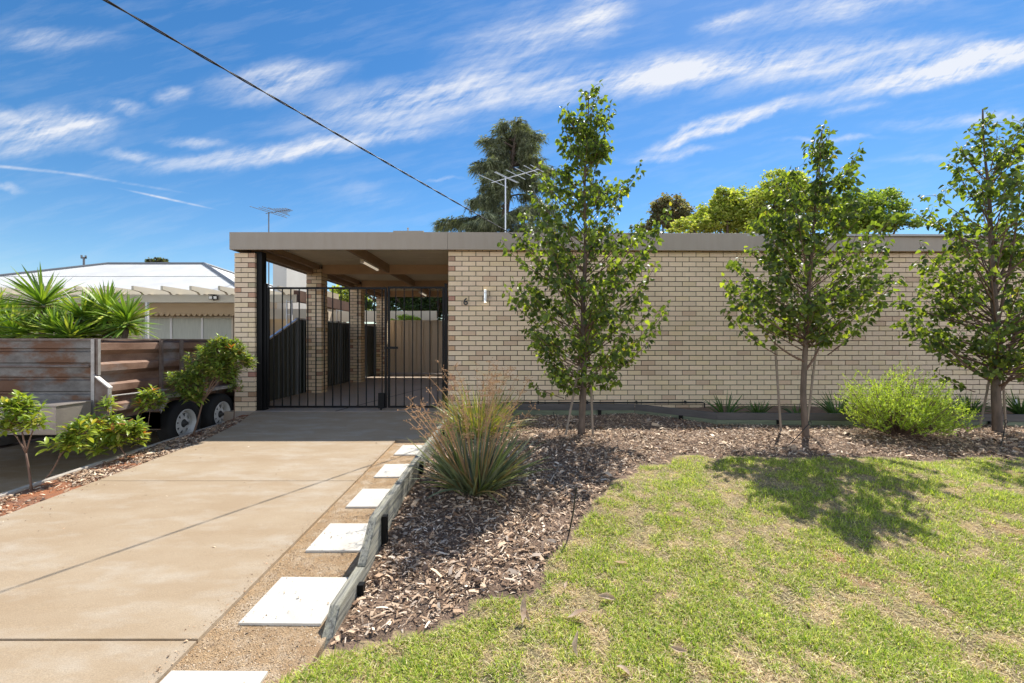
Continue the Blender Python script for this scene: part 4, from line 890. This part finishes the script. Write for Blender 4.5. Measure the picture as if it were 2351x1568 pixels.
for k in range(8):
    a = 2*PI*k/8+.2; w0, w1 = .36, .16
    def pp(r, da, h): return (h, r*math.cos(a+da), r*math.sin(a+da))
    rm.add([pp(.084, -w0, .049), pp(.084, w0, .049), pp(.137, w1, .034), pp(.137, -w1, .034), pp(.084, -w0, .044), pp(.084, w0, .044), pp(.137, w1, .029), pp(.137, -w1, .029)], [(0, 1, 2, 3), (7, 6, 5, 4), (0, 3, 7, 4), (1, 5, 6, 2)])
wpart(rm, 'rim', 'rim_white', False)
wpart(MB().lathe([(0, .10), (.02, .10), (.028, .09), (.03, .06), (.06, .052), (.075, .02), (.15, -.02), (.159, -.03)], (0, 0, 0), 'x', 20), 'hub', 'hub')
w2 = wh.copy(); COL.objects.link(w2); w2.parent = T; w2.matrix_parent_inverse = wh.matrix_parent_inverse.copy(); w2.location = (WC.x, 6.86, WC.z)
for ch in list(wh.children): c = ch.copy(); COL.objects.link(c); c.parent = w2
# dark inner wheels on the far side
MB().lathe([(0, -.09), (.30, -.085), (.312, 0), (.30, .085), (0, .09)], (TX0-.1, 6.1, .105), 'x', 24).build('tyre', 'tyre', T)
MB().lathe([(0, -.09), (.30, -.085), (.312, 0), (.30, .085), (0, .09)], (TX0-.1, 6.86, .105), 'x', 24).build('tyre', 'tyre', T)

T.location = (-5.55*1.12, 6.4*1.12, 1.2-1.4*1.12); T.scale = (1.12,)*3      # a full size tandem trailer, on the neighbour's lower ground

# ------------------------------------------------------------------ yuccas behind the trailer
def yucca(label, heads, seed, Yd):
    global rng; rng = np.random.default_rng(seed)
    hx, hy, _ = heads[0]; b = P3(hx, hy, Yd); root = empty('yucca', (b[0], Yd, -.37), label, 'yucca', 'spiky yuccas behind the trailer')
    tm = MB(); Ps = []; Ds = []; Ls = []; Cs = []
    for (x, y, s) in heads:
        c = np.array(P3(x, y, Yd+rng.uniform(-.3, .3))); tm.tube([(b[0]*.4+c[0]*.6, c[1], -.4), tuple(c)], [.07, .045], 8)
        n_ = 150; d = rdir(n_, -.35, 1.0); Ps.append(c+d*.03+np.array([0, 0, .12])*(d[:, 2:3])); Ds.append(d); Ls.append(s/FD*Yd*rng.uniform(.8, 1.1, n_))
        Cs.append(np.array([(.17, .29, .04), (.27, .38, .05), (.11, .19, .035), (.48, .52, .09)])[rng.choice(4, n_, p=[.36, .3, .22, .12])]*rng.uniform(.8, 1.2, (n_, 1)))
    P = np.concatenate(Ps); D = np.concatenate(Ds); Ln = np.concatenate(Ls); n = len(P)
    V, F, k = blades(P, D, Ln, np.full(n, .055), rng.uniform(.02, .22, n), 5, prof=([0, .3, .75, 1], [.55, 1, .6, .02]), side=nrm(np.cross(D, np.array([0, 0, 1.]))+rdir(n)*.5))
    tm.build('stem', 'bark', root); np_mesh('leaves', V, F, 'blade_leaf', root, tint=rep(np.concatenate(Cs), k))
yucca('tallest spiky yucca head rising over the rusty trailer', [(98, 705, 92), (70, 765, 62)], 91, 9.2)
yucca('bright spiky yucca clump left of the pergola post, behind the trailer corner', [(190, 735, 72), (245, 725, 75), (292, 745, 66), (270, 775, 60), (215, 770, 60)], 92, 9.0)
yucca('spiky yucca cut by the picture edge', [(5, 745, 80), (30, 770, 60), (-30, 730, 70)], 93, 9.6)
yucca('low spiky yucca between the two taller ones', [(125, 770, 58), (160, 780, 55)], 94, 8.7)

# ------------------------------------------------------------------ neighbouring house
NH = empty('neighbour_house', (-12, 13, -.2), 'cream neighbouring house with a white hip roof and pergola beyond the trailer', 'house')
def nb(mb, name, m_, par=NH, **k): return mb.build(name, m_, par, **k)
E0 = 2.62; EY = 13.2
rv = [(-19.0, 13.2, E0), (-7.7, 13.2, E0), (-11.5, 17, 4.09), (-15.1, 17, 4.09), (-7.7, 20.8, E0), (-19.0, 20.8, E0)]
mb = MB(); mb.add(rv, [(0, 1, 2, 3), (1, 4, 2), (4, 5, 3, 2), (5, 0, 3)]); mb.add([(-26, 13.2, E0), (-17.9, 13.2, E0), (-19.7, 15.6, 3.55), (-26, 16.6, 3.95)], [(0, 1, 2, 3)])
rf = nb(mb, 'roof', 'white_roof')
mb = MB()
for a, b in ((2, 3), (1, 2), (0, 3), (4, 2), (5, 3)): mb.tube([Vector(rv[a])+Vector((0, 0, .02)), Vector(rv[b])+Vector((0, 0, .02))], .05, 6)
nb(mb, 'ridge_cap', 'ridge_grey', rf)
mb = MB()
for t_ in (.5,):
    a_ = Vector(rv[0]).lerp(Vector(rv[3]), t_); b_ = Vector(rv[1]).lerp(Vector(rv[2]), t_); mb.tube([a_, b_], .014, 4)
nb(mb, 'lap_line', 'ridge_grey', rf)
nb(MB().box(-26, -7.9, 13.75, 13.9, -.4, 2.60).box(-7.9, -7.75, 13.9, 20.5, -.4, 2.58), 'wall', 'cream_wall')
nb(MB().box(-26, -7.7, 13.08, 13.2, E0-.10, E0+.02), 'gutter', 'white_metal')
nb(MB().box(-26, -7.72, 13.21, 13.74, E0-.13, E0-.11), 'eave', 'white_wall')
# windows
def win(x0, x1, z0, z1, y=13.74, n=3):
    f_ = nb(MB().box(x0, x1, y-.04, y-.001, z0, z0+.05).box(x0, x1, y-.04, y-.001, z1-.05, z1).box(x0, x0+.05, y-.04, y-.001, z0+.05, z1-.05).box(x1-.05, x1, y-.04, y-.001, z0+.05, z1-.05), 'window', 'cream_paint')
    for k in range(1, n): xx = x0+(x1-x0)*k/n; o = nb(MB().box(xx-.03, xx+.03, y-.04, y-.001, z0+.05, z1-.05), 'mullion', 'white_metal', f_)
    o = nb(MB().box(x0+.05, x1-.05, y-.02, y-.005, z0+.05, z1-.05), 'pane', 'curtain', f_)
win(-11.2, -8.4, .2, 1.95); win(-17.5, -15, .3, 1.9)
aw = MB(); aw.box(-11.4, -8.1, 13.45, 13.5, 2.02, 2.33); xs_ = np.arange(-11.4, -8.1, .16)
for x in xs_: aw.prism([(x, 2.02), (x+.15, 2.02), (x+.12, 1.97), (x+.075, 1.95), (x+.03, 1.97)], 13.46, 13.485, 'y')
nb(aw, 'awning', 'awning')
# pergola: front beam, rafters with shaped ends, posts, side beam
nb(MB().box(-20, -5.70, 12.0, 12.08, 2.23, 2.44), 'pergola_beam', 'cream_paint')
rx = [((x/3.015)-1420.5)/1263*11.45 for x in (-350, -108, 135, 380, 625, 867, 1108, 1352, 1592, 1832, 2080, 2325, 2570)]
fr = None
for x in rx:
    if fr is None:
        fr = MB().prism([(0, 2.50), (0, 2.60), (2.0, 2.60), (2.0, 2.442), (.55, 2.442), (.45, 2.442), (.40, 2.41), (.33, 2.41), (.25, 2.47)], -.03, .03, 'x').build('rafter', 'cream_paint', None); o = fr
    else: o = fr.copy(); COL.objects.link(o)
    o.parent = NH; o.location = (x+12, 11.45-13, .2)
nb(MB().box(-5.80, -5.66, 12.09, 17.5, 2.26, 2.56), 'side_beam', 'dark_timber')
for (x, y) in ((-5.9, 12.0), (-5.85, 15.3)):
    mb = MB().box(x-.05, x-.025, y-.02, y+.02, -.4, 2.3).box(x+.085, x+.11, y-.02, y+.02, -.4, 2.3)
    for z in np.arange(.2, 2.25, .34): mb.box(x-.024, x+.084, y-.012, y+.012, z, z+.02)
    nb(mb, 'lattice_post', 'white_metal')
px_ = ((1240/3.015)-1420.5)/1263*12.0
nb(MB().box(px_-.03, px_+.03, 11.93, 11.99, -.4, 2.23), 'post', 'white_metal')
fl = nb(MB().box(-.11, -.01, -.06, -.02, -.04, .05).box(.01, .11, -.06, -.02, -.04, .05).box(-.09, .09, -.12, .0, .07, .085).box(-.01, .01, -.03, 0, -.07, .07), 'floodlight', 'black_plastic')
q = P3(492, 684, 11.98); fl.matrix_parent_inverse = Matrix.Translation(Vector(q)-Vector(NH.location))
fq = MB().box(-.10, -.02, -.065, -.061, -.03, .04).box(.02, .10, -.065, -.061, -.03, .04).build('lamp', 'lens', fl); fq.matrix_parent_inverse = Matrix.Identity(4)
# boundary rooms seen through the carport
nb(MB().box(-7.9, -5.95, 14.6, 14.75, -.4, 2.2), 'side_wall', 'cream_wall')
nb(MB().box(-7.88, -7.43, 15.0, 18.2, 2.2, 4.25), 'chimney', 'white_wall')
nb(MB().box(-9.2, -5.85, 14.2, 14.35, 1.9, 2.22), 'lower_fascia', 'cream_paint')
# rear shed
SH = empty('garden_shed', (-6.5, 20, -.2), 'small cream roofed outbuilding seen past the carport columns', 'shed')
MB().box(-10, -3.25, 19.6, 19.75, 2.05, 2.52).build('fascia', 'cream_paint', SH)
MB().add([(-3.22, 19.6, 2.52), (.4, 19.6, 1.85), (.4, 22, 1.85), (-3.22, 22, 2.6)], [(0, 1, 2, 3)]).build('roof', 'white_roof', SH)
MB().box(-10, -3.5, 20.6, 20.75, -.2, 2.0).build('wall', 'dark_timber', SH)
MB().box(-3.3, .3, 19.8, 19.9, -.2, 1.9).build('side_wall', 'cream_wall', SH)

# ------------------------------------------------------------------ aerials, cable, mast
def tube1(pts, r, n=6): return MB().tube(pts, r, n)
A2 = empty('television_aerial', P3(1160.5, 531, 11.2), 'large silver aerial on a mast in front of the dark conifer', 'aerial')
mz = P3(1160.5, 410, 11.2); mx_, my_, zt = mz
tube1([(mx_, my_, 3.0), (mx_, my_, zt+.05)], .017, 8).build('mast', 'alu', A2)
bd = Vector((.95, -.75, 0)).normalized(); ev = Vector((.60, .80, 0)).normalized(); P0 = Vector((mx_, my_, zt))
tube1([P0-bd*.45, P0+bd*.98], .009, 6).build('boom', 'alu', A2)
for s, hl in ((-.38, .62), (.02, .5), (.06, .5), (.33, .42), (.58, .40), (.82, .38), (.96, .3)):
    c = P0+bd*s+Vector((0, 0, .02)); tube1([c-ev*hl*.92, c+ev*hl*.92], .0065, 6).build('rod', 'alu', A2)
A1 = empty('television_aerial', P3(617, 531, 15.0), 'small distant aerial on a thin mast above the carport roof', 'aerial')
p = P3(617, 489, 15.0); tube1([(p[0], p[1], 2.5), (p[0], p[1], p[2]+.03)], .02, 6).build('mast', 'ridge_grey', A1)
bd = Vector((.98, -.25, .06)).normalized(); ev = Vector((.35, .93, 0)).normalized(); P0 = Vector(p)
tube1([P0-bd*.12, P0+bd*.85], .011, 6).build('boom', 'ridge_grey', A1)
for s, hl in ((.02, .55), (.15, .4), (.3, .42), (.38, .3), (.46, .2), (.54, .18), (.62, .16), (.7, .14), (.78, .12)):
    c = P0+bd*s+Vector((0, 0, .02)); tube1([c-ev*hl*1.3, c+ev*hl*1.3], .010, 5).build('rod', 'ridge_grey', A1)
# overhead cable: twisted pair
E_ = Vector((.22, 7.74, 2.90)); dd = Vector((-1.79, -3.09, .30)); mb = MB(); pa, pb = [], []
for i in range(520):
    s = 6.5*i/519; c = E_+dd*s+Vector((0, 0, .012*s*s-.018*s)); ph = s*3.6/.62*2*PI; side_ = Vector((.866, -.5, 0)); up_ = Vector((0, 0, 1))
    o_ = (side_*math.cos(ph)+up_*math.sin(ph))*.0055; pa.append(c+o_); pb.append(c-o_)
mb.tube(pa, .0052, 5); mb.tube(pb, .0052, 5)
tag(mb.build('overhead_cable', 'cable_black', None, smooth=True), 'twisted black power cable slanting down across the sky to the roof edge', 'cable')
pm = empty('distant_mast', P3(192, 610, 60), 'thin distant pole top above the white roof', 'mast')
q0 = P3(192.5, 620, 60); q1 = P3(192.5, 590, 60); tube1([(q0[0], 60, 0), q1], .12, 6).build('pole', 'ridge_grey', pm)
MB().box(q1[0]-.3, q1[0]+.3, 59.9, 60.1, q1[2]-.2, q1[2]-.05).box(q1[0]-.35, q1[0]-.25, 59.9, 60.1, q1[2]-.2, q1[2]+.25).box(q1[0]+.2, q1[0]+.3, 59.9, 60.1, q1[2]-.2, q1[2]+.2).build('crossarm', 'ridge_grey', pm)

# ------------------------------------------------------------------ background trees
def bgtree(name, label, Yd, lobes, ground, cols, seed, n=9000, ls=.13, tr=.18, cat='tree', grp=None, trunkx=None):
    global rng; rng = np.random.default_rng(seed)
    tot = sum(l[2]*l[3] for l in lobes); Ps = []
    x0 = trunkx if trunkx is not None else sum(l[0]*l[2]*l[3] for l in lobes)/tot; b = P3(x0, 784, Yd); root = empty(name, (b[0], Yd, ground), label, cat, grp); bm = MB()
    for (x, y, rx, ry) in lobes:
        c = np.array(P3(x, y, Yd+rng.uniform(-.5, .5))); ax, az = rx/FD*Yd, ry/FD*Yd; m_ = int(n*rx*ry/tot); k = max(8, m_//70)
        bm.tube([(b[0], Yd, ground), (b[0]*.6+c[0]*.4, Yd, ground*.4+c[2]*.6), tuple(c)], [tr, tr*.6, tr*.2], 6)
        for _ in range(k):                                      # leaf clumps on twigs, with gaps between them
            d = rdir(1, -.7, 1)[0]; r = .55+.5*rng.random()**.7; q = c+np.array([d[0]*ax, d[1]*ax, d[2]*az])*r; bm.tube([tuple(c), tuple(c*.4+q*.6+np.array([0, 0, -.05])), tuple(q)], [tr*.15, tr*.1, tr*.04], 4)
            mm = m_//k; Ps.append(q+rng.normal(0, 1, (mm, 3))*np.array([ax, ax, az])*.13)
    P = np.concatenate(Ps); n_ = len(P); V, F = scatter(ROUND, P, rdir(n_, -.6, .5), rdir(n_, .1, 1), rng.uniform(.6, 1.3, n_)*ls)
    pal = np.array(cols); c = pal[rng.integers(0, len(pal), n_)]*rng.uniform(.75, 1.25, (n_, 1))
    bm.build('trunk', 'bark', root); np_mesh('crown', V, F, 'far_leaf', root, tint=rep(c, 9))
G1 = 'trees behind the brick house'
LG = [(.34, .41, .07), (.44, .48, .09), (.24, .31, .06), (.50, .50, .14)]
bgtree('gum_tree', 'round grey green gum tree crown over the roof between the two nearer pear trees', 30, [(1540, 485, 42, 34), (1520, 510, 30, 25), (1565, 505, 30, 26), (1605, 505, 22, 18), (1480, 530, 20, 12)], -.2, [(.17, .18, .09), (.23, .22, .11), (.19, .14, .09)], 101, 9000, .17, grp=G1)
bgtree('leafy_tree', 'yellow green tree crown over the roof beside the gum tree', 24, [(1590, 520, 45, 22), (1650, 500, 48, 38), (1700, 470, 45, 38), (1670, 450, 30, 22), (1730, 520, 60, 30)], -.2, LG, 102, 16000, .13, grp=G1)
bgtree('leafy_tree', 'lime green feathery tree rising behind the middle staked tree', 23, [(1790, 430, 45, 35), (1770, 480, 60, 45), (1840, 470, 60, 45), (1820, 410, 25, 15), (1780, 530, 70, 30)], -.2, LG, 103, 16000, .12, grp=G1)
bgtree('leafy_tree', 'darker green spreading tree crown right of the middle staked tree', 24, [(1960, 480, 60, 42), (2030, 470, 45, 38), (1990, 520, 70, 30), (2060, 515, 42, 22), (1920, 510, 50, 35)], -.2, [(.18, .27, .045), (.25, .35, .05), (.11, .18, .035), (.33, .40, .08)], 104, 15000, .12, grp=G1)
bgtree('small_tree', 'wispy tree top just above the white roof ridge', 30, [(348, 600, 9, 6), (372, 597, 14, 9), (360, 612, 25, 10)], -.2, [(.07, .09, .04), (.12, .12, .06)], 105, 500, .2, .08)
bgtree('leafy_tree', 'dense dark green tree seen under the far end of the carport roof', 24, [(860, 690, 50, 40), (900, 665, 60, 40), (960, 680, 60, 45), (1010, 700, 50, 45), (930, 720, 80, 30), (1080, 680, 60, 60)], -.2, [(.05, .09, .03), (.08, .13, .035), (.035, .06, .02)], 106, 15000, .15)
bgtree('leafy_tree', 'pale leafy tree top seen between the second and third brick columns', 28, [(790, 680, 32, 25), (820, 695, 30, 20), (760, 700, 25, 15)], -.2, LG, 107, 5000, .14)
bgtree('garden_bush', 'bright lime bush rising just over the beige metal gate', 18.6, [(930, 735, 26, 12), (905, 742, 15, 8), (955, 740, 15, 8)], -.2, [(.33, .45, .06), (.42, .5, .1)], 108, 3000, .07, .04, 'bush')

# weeping conifer
rng = np.random.default_rng(120); Yc = 25.; cr = P3(1148, 784, Yc); root = empty('cedar_tree', (cr[0], Yc, -.2), 'tall dark drooping conifer rising behind the roof and aerial', 'tree')
bm = MB(); H = P3(0, 272, Yc)[2]; bm.tube([(cr[0], Yc, -.2), (cr[0]+.1, Yc, H*.5), (cr[0]+.95, Yc, H-.2)], [.35, .22, .05], 8)
Ps, Ds, Ls = [], [], []
for i in range(120):
    t = rng.random()**.75; z = 3.2+(H-3.4)*t; a = rng.uniform(0, 2*PI)
    rmax = np.interp(z, [3, 5, 7, 9, 10.5, 12, H], [5.0, 4.6, 3.6, 2.8, 2.2, 1.7, .5])*rng.uniform(.4, 1.2); bx = cr[0]+.95*(z/H)**2
    p0 = np.array([bx, Yc, z-.25]); tip = np.array([bx+math.cos(a)*rmax, Yc+math.sin(a)*rmax, z-.12*rmax]); p1 = (p0+tip)/2+np.array([0, 0, .35]); pts = bez(p0, p1, tip, 10); bm.tube([tuple(p) for p in pts], list(np.linspace(.06, .012, 10)), 4)
    m_ = int(30+rmax*42); tt = rng.uniform(.22, 1, m_)**.8; q = np.array([[np.interp(x, np.linspace(0, 1, 10), pts[:, k]) for k in range(3)] for x in tt]); q += rng.normal(0, .10, (m_, 3))
    od = np.array([math.cos(a), math.sin(a), 0]); d = od*.55+rdir(m_)*.6+np.array([0, 0, -.75]); Ps.append(q); Ds.append(d); Ls.append(rng.uniform(.3, .75, m_))
P = np.concatenate(Ps); D = np.concatenate(Ds); Ln = np.concatenate(Ls); n = len(P)
# each spray: central thread plus side needles, all thin ribbons
B_, N_, W_, C_ = [], [], [], []; base = np.array([(.22, .24, .135), (.16, .175, .095), (.32, .34, .21), (.09, .10, .055)])[rng.integers(0, 4, n)]
for k in range(7):
    t = rng.uniform(0, .8, n)[:, None]; pp_ = P+nrm(D)*Ln[:, None]*t; dd_ = nrm(D)*.8+rdir(n)*.55
    B_.append(pp_); N_.append(dd_); W_.append(Ln*.5); C_.append(base*rng.uniform(.75, 1.25, (n, 1)))
P = np.concatenate(B_); D = np.concatenate(N_); Ln = np.concatenate(W_); m_ = len(P)
V, F, k = blades(P, D, Ln, np.full(m_, .045), np.full(m_, .25), 3, side=rdir(m_))
bm.build('trunk', 'bark', root); np_mesh('crown', V, F, 'conifer_leaf', root, tint=rep(np.concatenate(C_), k))
print('leaves', n1, n2, n3)
